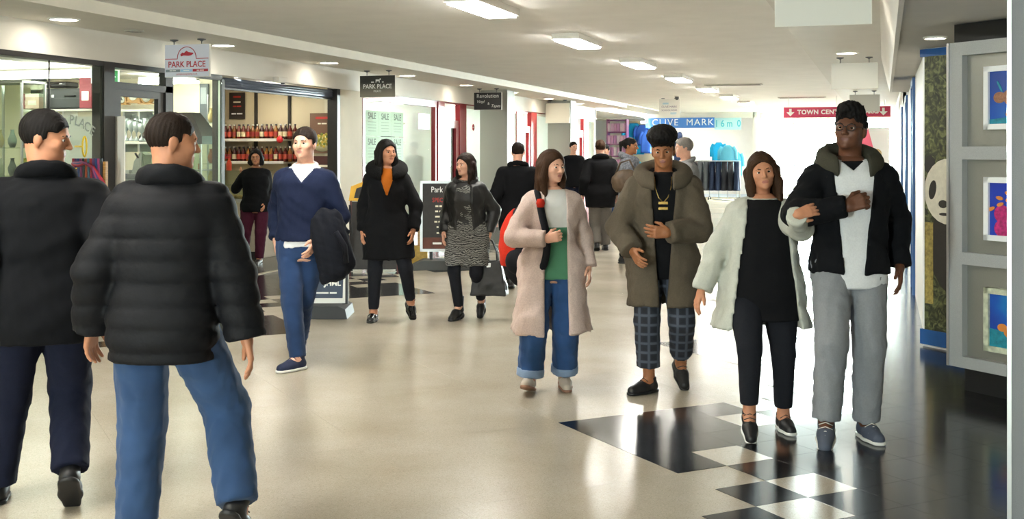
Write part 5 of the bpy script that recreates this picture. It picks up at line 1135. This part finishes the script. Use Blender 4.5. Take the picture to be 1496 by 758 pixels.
def top(m, t=.016, z0=.5, z1=.842, sleeve=(.045, .039, .03), cut=.98, opening=None, flare=0., collar=None, name='jacket', folds=.007, ribs=0, belly=0., inner=.004, thigh=0., hood=None, furry=0., cm=None, open_y=.0, res=.0115, ask=0.):
    def go(s, ob):
        H = s.H; zb = z0 * H + s.dz; pts = [s.neck, s.pel, A3(s.pel[0], s.pel[1], zb)]
        if sleeve: pts += [v for k in 'RL' for v in (s.sh[k], s.elb[k], s.wri[k])]
        lo, hi = s.bounds(pts, .1); c0, c1 = s.pel - .25 * s.fat - flare * .3, s.pel + .25 * s.fat + flare * .3; lo[:2] = np.minimum(lo[:2], c0[:2]); hi[:2] = np.maximum(hi[:2], c1[:2]); lo[2] = min(lo[2], zb - .03)
        g = Grid(lo, hi, res * s.q); f = np.maximum(s.torso(g, t, flare, fatbelly=belly), f32(zb) - g.z)
        if thigh:
            for k in 'RL': f = smin(f, np.maximum(smin(cone(g, s.hip[k], s.knee[k], .066 * H + t, .05 * H + thigh), cone(g, s.knee[k], s.ank[k], .05 * H + thigh, .04 * H + thigh), .02), f32(zb) - g.z), .06)
        if sleeve:
            for k in 'RL':
                f = smin(f, cone(g, s.neck + A3(0, 0, -.012 * H), s.sh[k] + A3(0, 0, .002 * H), .024 * H + t * .1, .03 * H + t * .25), .04)
                f = smin(f, s.arm(g, k, sleeve[0] * .92, sleeve[1] * .9, sleeve[2] * .92, cut), .02)
        f = np.maximum(f, g.z - f32(z1 * H + s.dz) - np.clip(.06 - np.abs(g.y * 0), 0, 0))
        if ribs: f = f - f32(.012) * np.sqrt(np.abs(np.sin((g.z + .02 * g.x * g.x) * f32(ribs))))
        f = f + waves(g, folds, 26, 11) + waves(g, folds * .6, 55, 12)
        if furry: f = f + waves(g, furry, 160, 17)
        if opening:
            wa, wb = opening; tt = np.clip((g.z - f32(zb)) / f32(z1 * H + s.dz - zb), 0, 1); w = (wa + (wb - wa) * tt) * f32(H); cx, cy = s.centre(g)
            inn = np.where(g.z > f32(.47 * H + s.dz), s.torso(g, inner, fatbelly=belly), f32(1.)); yl = cy + np.where(g.z > f32(.47 * H + s.dz), 0., .02).astype(f32)
            if sleeve: guard = np.minimum(s.arm(g, 'R', *sleeve), s.arm(g, 'L', *sleeve)) - f32(.004)
            else: guard = f32(1.)
            carve = np.maximum(np.maximum(np.abs(g.x - cx - f32(ask * H)) - w, g.y - yl), -inn); carve = np.maximum(carve, -guard); f = np.maximum(f, -carve)
        v, qd = nets(f, g); o = link_mesh(name, mesh_np(name, v, qd, [m]), ob)
        if collar:
            Rj, r, ks, op = collar; c = s.neck + A3(0, .002 * H, .008 * H); g = Grid(c - .2, c + .2, .009 * s.q)
            rr = np.sqrt(((g.x - f32(c[0])) / 1.1) ** 2 + (g.y - f32(c[1])) ** 2); f = np.sqrt((rr - f32(Rj * H)) ** 2 + ((g.z - f32(c[2]) - (g.y - f32(c[1])) * .35) / f32(ks)) ** 2) - f32(r * H)
            if op: f = np.maximum(f, -np.maximum(np.abs(g.x - f32(c[0])) - f32(op * H) - np.clip(f32(c[2]) - g.z, -.03, .1) * 0, g.y - f32(c[1])))
            f = f + waves(g, .004 + furry, 60 if not furry else 170, 9); v, qd = nets(f, g); link_mesh('collar', mesh_np('collar', v, qd, [cm or m]), o)
        if hood:
            c = s.neck + A3(0, .07 * H, -.005 * H); g = Grid(c - .22, c + .22, .01 * s.q); f = ellipsoid(g, c, (.09 * H, .05 * H, .055 * H)); f = np.maximum(f, -ellipsoid(g, c + A3(0, -.02 * H, .035 * H), (.06 * H, .035 * H, .03 * H)))
            for sx in (-1, 1): f = smin(f, cone(g, c + A3(sx * .06 * H, -.01, .0), s.neck + A3(sx * .058 * H, -.062 * H, -.05 * H), .034 * H, .024 * H), .02)
            f = f + waves(g, .006, 60, 21); v, qd = nets(f, g); link_mesh('hood', mesh_np('hood', v, qd, [hood]), o)
    return go
def shoes(m, sole=None, kind='shoe', bulk=1.0, tongue=None):
    def go(s, ob):
        H = s.H
        for k in 'RL':
            M = s.feetM[k]; hl = s.heel; e = Matrix.Translation((0, 0, 0))
            a = lambda y, z: A3(0, y * H, z * H)
            g = Grid(A3(-.085, -.13 * H - .02, -.01), A3(.085, .06 * H + .02, .14 * H + hl), .0062 * s.q)
            up = lambda y: max(0., min(1., (y + .075) / .08)) * hl
            f = cone(g, A3(0, .018 * H, .024 * H + hl), A3(0, -.04 * H, .022 * H + hl * .6), .022 * H * bulk, .024 * H * bulk); f = smin(f, cone(g, A3(0, -.04 * H, .022 * H + hl * .6), A3(0, -.088 * H, .016 * H), .025 * H * bulk, .020 * H * bulk), .02)
            top_ = .062 if kind != 'boot' else .11
            f = smin(f, cone(g, A3(0, .006 * H, .03 * H + hl), A3(0, .004 * H, top_ * H + hl), .024 * H, (.025 if kind != 'boot' else .03) * H), .018)
            f = np.maximum(f, g.z - f32(top_ * H + hl)); fl = np.maximum(f, .006 - (g.z - np.clip((g.y + .05 * H) / (.07 * H), 0, 1) * f32(hl)))
            v, qd = nets(fl, g); v = v @ np.array(M.to_3x3()).T + np.array(M.translation); o = link_mesh(kind, mesh_np(kind, v, qd, [m]), ob)
            f2 = np.maximum(np.maximum(cone(g, A3(0, .018 * H, .012 + hl * .5), A3(0, -.04 * H, .012 + hl * .3), .0255 * H * bulk, .0275 * H * bulk), 0 * g.z - 9), -9.)
            f2 = smin(f2, cone(g, A3(0, -.04 * H, .012 + hl * .2), A3(0, -.09 * H, .012), .028 * H * bulk, .0215 * H * bulk), .02)
            zt = np.clip((g.y + .05 * H) / (.07 * H), 0, 1) * f32(hl); thk = .02
            f2 = np.maximum(np.maximum(f2, g.z - zt - f32(thk)), -(g.z - .001) if hl < .01 else np.where(g.y > f32(-.008 * H), -(g.z - .001), -(g.z - zt * f32(.85) - .001)).astype(f32)); v, qd = nets(f2, g); v = v @ np.array(M.to_3x3()).T + np.array(M.translation); link_mesh('sole', mesh_np('sole', v, qd, [sole or m]), o)
            if tongue:
                b = MB()
                for i in range(5): z = .062 - .0065 * i; y = -.014 - .0125 * i; b.tube([(-.02 * H, y * H, (z - .008) * H), (0, (y - .004) * H, (z + .004) * H), (.02 * H, y * H, (z - .008) * H)], .0028, 5, M=M)
                b.build('laces', tongue, o)
    return go
# ---------------------------------------------------------------- clothing materials
C_blk = cloth('black_wool', '0f0f12'); C_navyk = cloth('navy_knit', '171f38', bscale=250); C_dj = cloth('dark_jacket', '0c0d11'); C_puff = mat('puffer_nylon', '0d0e13', .7, spec=.22, noise=.12, nscale=20, bump=.15, bscale=60)
C_parka = cloth('taupe_parka', '554c40'); C_pink = cloth('blush_wool', 'c2aea6', noise=.1); C_white = cloth('white_cotton', 'd8d9dc', noise=.05); C_coat = cloth('ivory_coat', 'b9bab0', noise=.05); C_olive = cloth('olive_lining', '3d3b31'); C_orange = cloth('orange_knit', 'b4621c')
C_gr = cloth('green_knit', '5a8f72', noise=.1); C_gtrous = cloth('grey_chino', '83858a', noise=.05, bump=.06); C_legg = cloth('black_leggings', '1b1c22'); C_dk = cloth('navy_trousers', '14182a'); C_mar = cloth('maroon_trousers', '45182a'); C_gwool = cloth('grey_wool', '6a6560'); C_lea = mat('black_leather', '111113', .45, noise=.2, nscale=30, bump=.2, bscale=150); C_fur = cloth('grey_faux_fur', '74777f', noise=.5, nscale=40, bump=.9, bscale=90); C_furb = cloth('black_faux_fur', '0f0e0f', bump=.9, bscale=120); C_gjac = cloth('grey_jacket', '8a8a8c'); C_ol = cloth('olive_coat', '4b4738')
def denim(name, col, fade): 
    return mat(name, col, .85, noise=fade, nscale=5, bump=.3, bscale=700, sheen=.1, spec=.2)
D_mid = denim('mid_denim', '2a4a78', .25); D_dark = denim('dark_denim', '22395e', .22); D_blue = denim('blue_denim', '30496e', .22); D_cuff = denim('turned_denim', '7d93b2', .15)
def plaid(name):
    m = mat(name, '23262f', .9); N, L, b = nodes_of(m); tc = N.new('ShaderNodeTexCoord'); mx = None
    acc = None
    for d in ('X', 'Z'):
        wv = N.new('ShaderNodeTexWave'); wv.bands_direction = d; wv.inputs['Scale'].default_value = 5.2; wv.inputs['Distortion'].default_value = .15; L.new(tc.outputs['Object'], wv.inputs[0]); r = ramp(N, [(.0, '1b1d25'), (.72, '20232c'), (.86, '3c424f'), (1, '474d59')]); L.new(wv.outputs['Fac'], r.inputs[0])
        if acc is None: acc = r.outputs[0]
        else: mx = N.new('ShaderNodeMix'); mx.data_type = 'RGBA'; mx.blend_type = 'LIGHTEN'; mx.inputs[0].default_value = 1; L.new(acc, mx.inputs[6]); L.new(r.outputs[0], mx.inputs[7]); acc = mx.outputs[2]
    L.new(acc, b.inputs['Base Color']); return m
def zebra(name):
    m = mat(name, '8a8a86', .8); N, L, b = nodes_of(m); tc = N.new('ShaderNodeTexCoord'); wv = N.new('ShaderNodeTexWave'); wv.bands_direction = 'Z'; wv.inputs['Scale'].default_value = 20; wv.inputs['Distortion'].default_value = 14; wv.inputs['Detail'].default_value = 3; wv.inputs['Detail Scale'].default_value = .8; L.new(tc.outputs['Object'], wv.inputs[0]); r = ramp(N, [(.4, '222224'), (.6, '7d7d79')]); L.new(wv.outputs['Fac'], r.inputs[0]); L.new(r.outputs[0], b.inputs['Base Color']); return m
def two_tone(name, zcut, lo_c, hi_c):
    m = mat(name, lo_c, .9, bump=.2, bscale=400); N, L, b = nodes_of(m); tc = N.new('ShaderNodeTexCoord'); sp_ = N.new('ShaderNodeSeparateXYZ'); L.new(tc.outputs['Object'], sp_.inputs[0]); r = N.new('ShaderNodeMath'); r.operation = 'GREATER_THAN'; r.inputs[1].default_value = zcut; L.new(sp_.outputs['Z'], r.inputs[0]); mx = N.new('ShaderNodeMix'); mx.data_type = 'RGBA'; mx.inputs[6].default_value = lin(lo_c); mx.inputs[7].default_value = lin(hi_c); L.new(r.outputs[0], mx.inputs[0]); L.new(mx.outputs[2], b.inputs['Base Color']); return m
S_blk = mat('black_shoe', '141416', .5); S_gl = mat('black_patent', '101012', .15); S_nv = mat('navy_suede', '1a2340', .8); S_wh = mat('white_rubber', 'd8d6d0', .5); S_gr = mat('grey_trainer', '4a5160', .7); S_bg = mat('beige_trainer', 'b8aca0', .7); S_tan = mat('tan_sole', '8a6450', .6)
hang_ = lambda u_, v_, z, **k: dict(at=(u_, v_, z), **k)

# tall man in black jacket, arm linked with the woman
sm_, man = person('tall man in black jacket, white shirt and grey trousers at the right', 1240, 637,
    dict(H=1.80, turn=-4, sh=1.06, feet=dict(L=(.085, .03, 6, 0, 0), R=(-.155, .12, -18, 22, .0)), head=(-32, -4, 3), lean=(.0, .02),
         hands=dict(R=hang_(-.09, .27, 1.27, elbow=(-1, .1, -.5), palm=(.4, -.8, -.2), curl=1.35, dir=(.8, .25, .35)), L=hang_(.285, -.02, .93, elbow=(.6, -1, 0)))),
    'dark', 'black', 'quiff', [top(C_white, .020, .455, .845, None, name='shirt', folds=.006, flare=.1, opening=(-.42, .042), inner=-.02), trousers(C_gtrous, .063, .048, .041, .97, folds=.009), top(C_dj, .034, .50, .838, (.053, .047, .036), .99, (.028, .062), name='jacket', folds=.012, hood=C_olive, inner=.0, collar=(.066, .026, 1.25, .045), cm=C_olive), shoes(S_gr, S_wh, tongue=S_wh)])
def glasses(s, ob):
    b = MB(); sc = s.sc
    for x in (-1, 1): b.tube([(x * .031 + .024 * math.cos(a), -.103 + .004 * abs(math.cos(a)), .002 + .018 * math.sin(a)) for a in [2 * PI * i / 16 for i in range(16)]], .0022, 5, closed=True); b.tube([(x * .055, -.098, .006), (x * .078, -.05, .008), (x * .08, .01, .004)], .0022, 5)
    b.tube([(-.008, -.106, .006), (.008, -.106, .006)], .0022, 5); Mx = Matrix([list(r) for r in s.hM]).to_4x4(); Mx = Matrix.Translation(tuple(s.hc)) @ Mx @ Matrix.Scale(sc, 4)
    o = b.build('glasses', S_blk, ob); o.data.transform(Mx)
glasses(sm_, man)
# woman in ivory coat: her left hand rests on his right forearm
_wr = Vector(onZ(1112, 626)); _P = Matrix.Translation(man.location) @ Matrix.Rotation(man.rotation_euler[2], 4, 'Z') @ Vector(tuple(sm_.elb['R'] + .28 * (sm_.wri['R'] - sm_.elb['R'])))
_rel = _P - _wr; HU = _rel.x * cY + _rel.y * sY - .03; HV = -(-_rel.x * sY + _rel.y * cY) + .085; HZ = _P.z + .01
print('HAND', HU, HV, HZ)
sw_, _ = person('smiling woman in an open ivory coat over a long black top', 1112, 626,
    dict(H=1.55, fem=True, fat=1.18, turn=0, feet=dict(L=(.12, .02, 4, 0, 0), R=(-.105, .16, -6, 28, .01)), head=(-6, 2, -8), lean=(.0, .02),
         hands=dict(R=hang_(-.34, .02, .78, elbow=(-.7, -.6, 0)), L=hang_(HU - .06, HV, HZ - .02, elbow=(.6, .1, -1), palm=(.1, -1, -.3), curl=.5, dir=(.9, .05, .3)))),
    'tan', 'brown', 'long', [top(C_blk, .02, .40, .835, None, name='long_top', belly=.03, flare=.22, folds=.005), trousers(C_legg, .064, .043, .030, .84, name='leggings', folds=.003), top(C_coat, .038, .37, .84, (.054, .047, .038), .97, (.125, .06), name='coat', flare=.35, belly=.03, folds=.012, inner=.002, open_y=.02), shoes(S_blk, S_wh, tongue=S_blk)])
# curly haired person in parka
P_pl = plaid('plaid_trousers')
person('person with tall curly hair in a taupe parka and checked cropped trousers', 968, 572,
    dict(H=1.68, turn=-6, sh=1.05, feet=dict(R=(-.09, .02, -52, 0, 0), L=(.13, -.22, 8, 38, .03)), head=(-12, 10, -3), lean=(.0, .03),
         hands=dict(R=hang_(-.215, .20, .93, elbow=(-.7, -1, 0)), L=hang_(-.0, .27, 1.05, elbow=(1, -.2, -.6), palm=(-.2, -1, .1), dir=(-1, .15, .1), curl=.6))),
    'brown', 'black', 'afro', [top(C_blk, .014, .44, .85, None, name='jumper', collar=(.044, .013, 1.4, 0)), trousers(P_pl, .06, .05, .043, .76, folds=.006), top(C_parka, .036, .345, .84, (.062, .055, .046), .99, (.014, .05), name='parka', flare=.10, collar=(.075, .03, 1.1, .035), folds=.014, inner=.0, thigh=.02), shoes(S_blk, S_blk, tongue=S_blk)])
m_chain = mat('gold_chain', 'b89a5a', .3, metal=.9)
_o = bpy.data.objects[-1]
# woman in pink coat
sp2, pinkw = person('woman in a long blush coat, green and white top and blue jeans with a backpack', 806, 568,
    dict(H=1.565, fem=True, turn=4, feet=dict(R=(-.15, .12, -12, -16, .0), L=(.085, -.06, 5, 6, 0)), head=(38, 3, 0), lean=(.0, .02),
         hands=dict(R=hang_(-.04, .2, 1.0, elbow=(-1, -.1, -.6), palm=(.2, -1, 0), dir=(.9, .15, .25), curl=1.2), L=hang_(.24, .0, .80))),
    'fair', 'brown', 'long', [top(two_tone('white_green_top', 1.07, '4f8a6b', 'd4d4d2'), .016, .465, .84, None, name='top'), trousers(D_mid, .063, .057, .052, .93, folds=.009, cuff=D_cuff, name='jeans'), top(C_pink, .032, .25, .84, (.052, .046, .038), .98, (.052, .045), name='coat', flare=.20, folds=.012, thigh=.02, inner=.0, ask=.01), shoes(S_bg, S_tan, tongue=S_wh)])
# navy jumper man
person('man in navy jumper over a white shirt and jeans carrying a dark coat', 437, 538,
    dict(H=1.745, turn=0, feet=dict(R=(.0, .05, -38, 0, 0), L=(-.06, -.42, 0, 34, .02)), head=(-14, 0, 0), lean=(.02, .02), sway=(.01, -.08), twist=-6,
         hands=dict(R=hang_(-.19, -.12, .92), L=hang_(.13, .06, .93, elbow=(1, -.6, 0), dir=(-.3, .5, -.8), palm=(-1, 0, -.2)))),
    'fair', 'dark', 'short', [top(C_white, .010, .505, .852, None, name='shirt', collar=(.043, .008, 1.2, .012)), trousers(D_dark, .059, .043, .034, .97, name='jeans', folds=.006), top(C_navyk, .022, .53, .835, (.047, .042, .032), .97, (-.2, .05), name='jumper', folds=.010, inner=.0), shoes(S_nv, S_wh, tongue=S_nv)])
# black coat woman
person('dark haired woman in black coat with an orange top, left of the chalkboard', 565, 468,
    dict(H=1.67, fem=True, turn=6, feet=dict(R=(-.12, .03, -4, 0, 0), L=(.19, -.2, 18, 36, .03)), head=(36, 0, 0), lean=(.0, .03), sway=(0, -.03),
         hands=dict(R=hang_(-.22, .02, .83), L=hang_(.25, .06, .84, elbow=(.8, -.6, 0)))),
    'tan', 'black', 'long', [top(C_orange, .016, .47, .845, None, name='jumper'), trousers(C_legg, .057, .040, .028, .9, folds=.004), top(C_blk, .03, .35, .835, (.05, .044, .036), .97, (-.12, .052), name='coat', flare=.06, collar=(.072, .036, 1.0, .03), furry=0, cm=C_furb, folds=.01, thigh=.012, inner=.0), shoes(S_gl, S_gl)])
# zebra dress woman
sz_, zeb = person('woman in leather jacket and zebra print dress carrying a black handbag', 680, 466,
    dict(H=1.545, fem=True, fat=1.05, turn=-10, heel=.05, feet=dict(R=(-.06, .02, -28, 0, 0), L=(.15, -.22, -6, 24, .02)), head=(-42, 2, 0), lean=(-.02, .03), sway=(.02, -.03),
         hands=dict(R=hang_(-.2, .02, .80), L=hang_(.225, .02, .80, elbow=(.8, -.6, 0), curl=1.3))),
    'fair', 'dark', 'long', [top(zebra('zebra_print'), .018, .335, .84, None, name='dress', flare=.10, folds=.012, thigh=.012), trousers(C_legg, .055, .038, .03, .97, name='tights', folds=.001), top(C_lea, .034, .53, .836, (.05, .044, .034), .97, (.05, .045), name='jacket', folds=.011, collar=(.06, .014, 1.3, .04), inner=.02), shoes(S_blk, S_blk, 'boot')])
# man from behind in black coat
person('man in black coat seen from behind, left of the woman with the backpack', 757, 420,
    dict(H=1.68, turn=176, q=1.25, sh=1.08, feet=dict(R=(.1, -.1, 180, 0, 0), L=(-.09, .12, 178, 10, 0)), head=(172, 3, 0), hands=dict(R=hang_(.27, -.05, .84), L=hang_(-.27, .0, .84))),
    'fair', 'dark', 'crop', [trousers(C_blk, .062, .05, .042, .98), top(C_dj, .034, .40, .843, (.056, .05, .04), .98, None, name='coat', flare=.06, collar=(.056, .013, 1.3, 0), folds=.009, thigh=.01), shoes(S_blk, S_blk)])
# far men and women
person('man in long dark overcoat and grey trousers seen from behind in the distance', 877, 366,
    dict(H=1.76, turn=186, q=1.5, sh=1.12, feet=dict(R=(.09, -.1, 184, 0, 0), L=(-.06, .12, 180, 18, 0)), head=(188, 2, 0), hands=dict(R=hang_(.28, 0, .9), L=hang_(-.28, 0, .9))),
    'fair', 'brown', 'short', [trousers(C_gwool, .062, .052, .045, .98), top(C_blk, .04, .40, .843, (.058, .052, .042), .98, None, name='overcoat', flare=.08, collar=(.06, .015, 1.3, 0), thigh=.01), shoes(S_blk, S_blk)])
sg_, grw = person('woman with a ponytail in grey fur coat seen in profile', 920, 384,
    dict(H=1.77, fem=True, turn=78, q=1.35, feet=dict(R=(-.1, .06, 82, 0, 0), L=(.12, -.08, 80, 10, 0)), head=(68, 4, 0), hands=dict(R=hang_(.16, .14, 1.05, elbow=(-.6, .6, -1)), L=hang_(.2, -.1, .95))),
    'brown', 'black', 'pony', [trousers(C_blk, .06, .046, .036, .97), top(C_fur, .045, .46, .842, (.062, .056, .05), .97, None, name='fur_coat', folds=.01, furry=.006, collar=(.06, .026, 1.1, 0)), shoes(S_blk, S_blk)])
person('grey haired man in grey jacket behind the curly haired person', 1000, 414,
    dict(H=1.75, turn=-80, q=1.4, feet=dict(R=(-.05, .1, -80, 0, 0), L=(.1, -.08, -84, 8, 0)), head=(-88, 4, 0), hands=dict(R=hang_(-.05, .16, .9), L=hang_(0, -.2, .9))),
    'fair', 'grey', 'grey', [trousers(C_dk, .062, .05, .042, .98), top(C_gjac, .034, .46, .842, (.056, .05, .04), .98, None, name='jacket', collar=(.056, .013, 1.3, 0)), shoes(S_blk, S_blk)])
person('dark haired man facing the camera far behind the dark overcoat', 838, 330,
    dict(H=1.80, turn=10, q=1.7, feet=dict(R=(-.1, .0, 0, 0, 0), L=(.1, 0, 5, 0, 0)), head=(20, 2, 0)), 'fair', 'dark', 'short', [trousers(C_dk), top(C_dj, .03, .46, .842, (.052, .046, .038), .98, None, name='jacket'), shoes(S_blk, S_blk)])
person('person in olive coat standing just right of the dark overcoat', 884, 345,
    dict(H=1.72, turn=-20, q=1.6, feet=dict(R=(-.1, .0, -10, 0, 0), L=(.1, 0, -5, 0, 0)), head=(-30, 4, 0)), 'fair', 'black', 'short', [trousers(D_dark), top(C_ol, .034, .42, .842, (.054, .048, .04), .98, None, name='coat', collar=(.056, .016, 1.3, 0)), shoes(S_blk, S_blk)])
# deli woman
person('woman in dark jumper and maroon trousers standing at the deli counter', 374, 386,
    dict(H=1.60, fem=True, fat=1.12, turn=10, q=1.2, feet=dict(R=(-.16, .05, -40, 0, 0), L=(.05, .02, -5, 0, 0)), head=(4, 2, 0), hands=dict(R=hang_(-.2, -.12, 1.26, elbow=(-.6, .1, -1), dir=(-.5, -.3, .5), curl=.5), L=hang_(.14, .06, .84))),
    'tan', 'black', 'bob', [trousers(C_mar, .062, .05, .038, .95), top(C_blk, .03, .46, .842, (.052, .047, .036), .97, None, name='jumper', folds=.009), shoes(S_blk, S_blk, 'boot')])
# two near men at left, seen from behind
person('dark haired man in black jacket at the left edge with his head turned right', 62, 745,
    dict(H=1.76, turn=200, sh=1.1, feet=dict(L=(-.25, -.12, 200, 0, 0), R=(.15, .1, 195, 42, .03)), head=(98, 10, 0), lean=(.0, -.04), hands=dict(R=hang_(.24, -.12, .95), L=hang_(-.28, .1, .88))),
    'tan', 'black', 'short', [trousers(C_dk, .064, .052, .044, .98), top(C_dj, .036, .43, .846, (.056, .05, .042), .98, None, name='jacket', folds=.01, collar=(.054, .014, 1.4, 0)), shoes(S_blk, S_blk)])
person('man in dark quilted puffer jacket and blue jeans walking away at the left', 238, 800,
    dict(H=1.71, turn=178, sh=1.0, feet=dict(L=(-.12, -.05, 186, 0, 0), R=(.28, .12, 168, 48, .03)), head=(120, 6, 0), lean=(.02, -.05), hands=dict(R=hang_(.33, .0, .82, elbow=(1, .3, 0)), L=hang_(-.3, -.06, .86))),
    'tan', 'dark', 'crop', [trousers(D_blue, .066, .055, .048, .97, name='jeans', folds=.008), top(C_puff, .034, .44, .846, (.057, .052, .044), .97, None, name='puffer_jacket', folds=.004, ribs=36, collar=(.056, .016, 1.5, 0)), shoes(S_blk, S_blk, tongue=S_blk)])

# ---------------------------------------------------------------- carried things
def to_world(s, ob, p):
    return Matrix.Translation(ob.location) @ Matrix.Rotation(ob.rotation_euler[2], 4, 'Z') @ Vector(tuple(p))
def sdf_obj(name, f, g, m, parent=None, loc=(0, 0, 0), rz=0):
    v, qd = nets(f, g); return link_mesh(name, mesh_np(name, v, qd, [m]), parent, loc, rz)
# backpack on the pink woman's right shoulder
bp_m = cloth('backpack_black', '1a1b20'); bp_r = cloth('backpack_red', 'c0301f', noise=.1)
w = to_world(sp2, pinkw, sp2.sh['R'] + sp2.loc(-.05, -.22, -.30))
t = thing('backpack', 'red and black backpack hanging from the right shoulder of the woman in the blush coat', 'backpack', tuple(w), YAW + R(-20))
g = Grid(A3(-.2, -.16, -.28), A3(.2, .16, .28), .01); f = ellipsoid(g, (0, 0, -.04), (.17, .12, .24)); f = smin(f, ellipsoid(g, (0, 0, .1), (.13, .1, .16)), .05) + waves(g, .008, 30, 2)
sdf_obj('body', f, g, bp_m, t); f2 = np.maximum(f - .006, np.maximum(g.x + .02 + np.abs(g.z) * .2, plane(g, (0, 0, -.14), (0, 0, -1)))); sdf_obj('red_panel', f2, g, bp_r, t)
f3 = smin(ellipsoid(g, (.0, -.1, -.1), (.1, .05, .09)), ellipsoid(g, (0, -.1, -.1), (.08, .06, .08)), .02); sdf_obj('pocket', f3, g, bp_m, t)
sh = sp2.sh['R']; inv = (Matrix.Translation(t.location) @ Matrix.Rotation(t.rotation_euler[2], 4, 'Z')).inverted()
def rel(p): return inv @ to_world(sp2, pinkw, p)
pth = [sh + sp2.loc(.0, -.16, -.12), sh + sp2.loc(.01, -.1, .03), sh + sp2.loc(.025, .0, .064), sh + sp2.loc(.04, .085, .03), sh + sp2.loc(.06, .135, -.08), sh + sp2.loc(.085, .155, -.19), sh + sp2.loc(.09, .15, -.30), sh + sp2.loc(.06, .12, -.42), sh + sp2.loc(-.02, -.05, -.5)]
pth = [rel(p) for p in pth]; b = MB()
for i in range(len(pth) - 1):
    n = 6
sm_p = []
for i in range(len(pth) - 1):
    p0, p1, p2, p3 = pth[max(i - 1, 0)], pth[i], pth[i + 1], pth[min(i + 2, len(pth) - 1)]
    for k in range(6):
        u_ = k / 6; sm_p.append(.5 * ((2 * p1) + (p2 - p0) * u_ + (2 * p0 - 5 * p1 + 4 * p2 - p3) * u_ * u_ + (3 * p1 - p0 - 3 * p2 + p3) * u_ ** 3))
b.tube(sm_p, .024, 8); b.build('strap', bp_m, t)
pp = rel(sh + sp2.loc(.05, .125, .0)); MB().lathe([(.001, -.03), (.022, -.026), (.03, 0), (.022, .026), (.001, .03)], 12, c=tuple(pp)).build('strap_pad', bp_r, t)
# handbag
w = to_world(sz_, zeb, sz_.wri['L'] + A3(0, 0, -.06))
t = thing('handbag', 'black leather handbag hanging from the hand of the woman in zebra print', 'handbag', (w[0], w[1], w[2] - .5), YAW + R(-10))
g = Grid(A3(-.19, -.1, -.02), A3(.19, .1, .33), .009); tz = np.clip(g.z / .3, 0, 1); f = np.maximum(np.maximum(np.abs(g.x) - (.16 - .06 * tz), np.abs(g.y) - (.075 - .05 * tz)), np.maximum(g.z - .3, -g.z)) - .012; f = smin(f, ellipsoid(g, (0, 0, .08), (.165, .08, .08)), .03) + waves(g, .006, 35, 6)
sdf_obj('body', f, g, C_lea, t)
for sy in (-.03, .03): MB().tube([(-.08, sy, .28), (-.07, sy * .8, .4), (-.03, sy * .2, .49), (.0, 0, .505), (.03, sy * .2, .49), (.07, sy * .8, .4), (.08, sy, .28)], .008, 8).build('handle', C_lea, t)
MB().box(-.02, .02, -.045, -.035, .24, .29, ch=.003).build('clasp', M_alu, t)
# coat over the navy man's arm
nav = [o for o in bpy.data.objects if o.get('label', '').startswith('man in navy jumper')][0]
w = nav.location; R_ = Matrix.Rotation(YAW, 4, 'Z'); c = Vector(w) + R_ @ Vector((.2, -.1, 0))
t = thing('draped_coat', 'dark navy coat draped over the arm of the man in jeans', 'coat', tuple(c), YAW)
g = Grid(A3(-.2, -.16, .5), A3(.24, .16, 1.2), .011); xs_ = np.clip((1.14 - g.z) / .5, 0, 1)
f = ellipsoid(g, (.03, 0, .95), (.13, .085, .2)); f = smin(f, cone(g, (.0, 0, 1.08), (.1, -.02, .72), .06, .075), .06); f = smin(f, cone(g, (-.02, .02, .98), (.02, .03, .66), .06, .06), .05); f = smin(f, cone(g, (.12, 0, .95), (.16, .0, .78), .05, .06), .05)
f = np.maximum(f, .62 + .2 * np.clip(g.x, -.2, .3) - g.z) + waves(g, .014, 24, 8) + waves(g, .006, 60, 3); sdf_obj('cloth', f, g, cloth('dark_coat', '14161e'), t)
MB().tube([(.1, -.13, 1.0), (.16, -.12, .9), (.17, -.1, .78)], .02, 8).build('collar_fold', MATS['dark_coat'], t)
# brown shoulder bag of the woman in grey fur
w = to_world(sg_, grw, sg_.sh['R']); t = thing('shoulder_bag', 'large brown shoulder bag under the arm of the woman in grey fur', 'bag', (w[0] + .04, w[1] - .3, 1.0), YAW)
g = Grid(A3(-.24, -.12, -.02), A3(.24, .12, .36), .012); f = smin(ellipsoid(g, (0, 0, .16), (.21, .09, .17)), ellipsoid(g, (.05, 0, .1), (.18, .09, .1)), .05) + waves(g, .008, 30, 4); sdf_obj('body', f, g, mat('brown_leather', '4a3a28', .6, noise=.2, nscale=20), t)
MB().tube([(-.15, 0, .25), (-.08, .02, .42), (.05, .04, .46), (.15, 0, .25)], .014, 8).build('strap', MATS['brown_leather'], t)
# gold pendant of the person in the parka
par = [o for o in bpy.data.objects if o.get('label', '').startswith('person with tall curly')][0]
b = MB()
for k in (-1, 1): b.tube([(k * .055, -.10, 1.40), (k * .05, -.135, 1.33), (k * .03, -.148, 1.27), (0, -.152, 1.235)], .003, 5)
for z in (1.235, 1.20): b.box(-.03, .03, -.162, -.146, z - .01, z + .008, ch=.003)
b.build('pendant', m_chain, par)
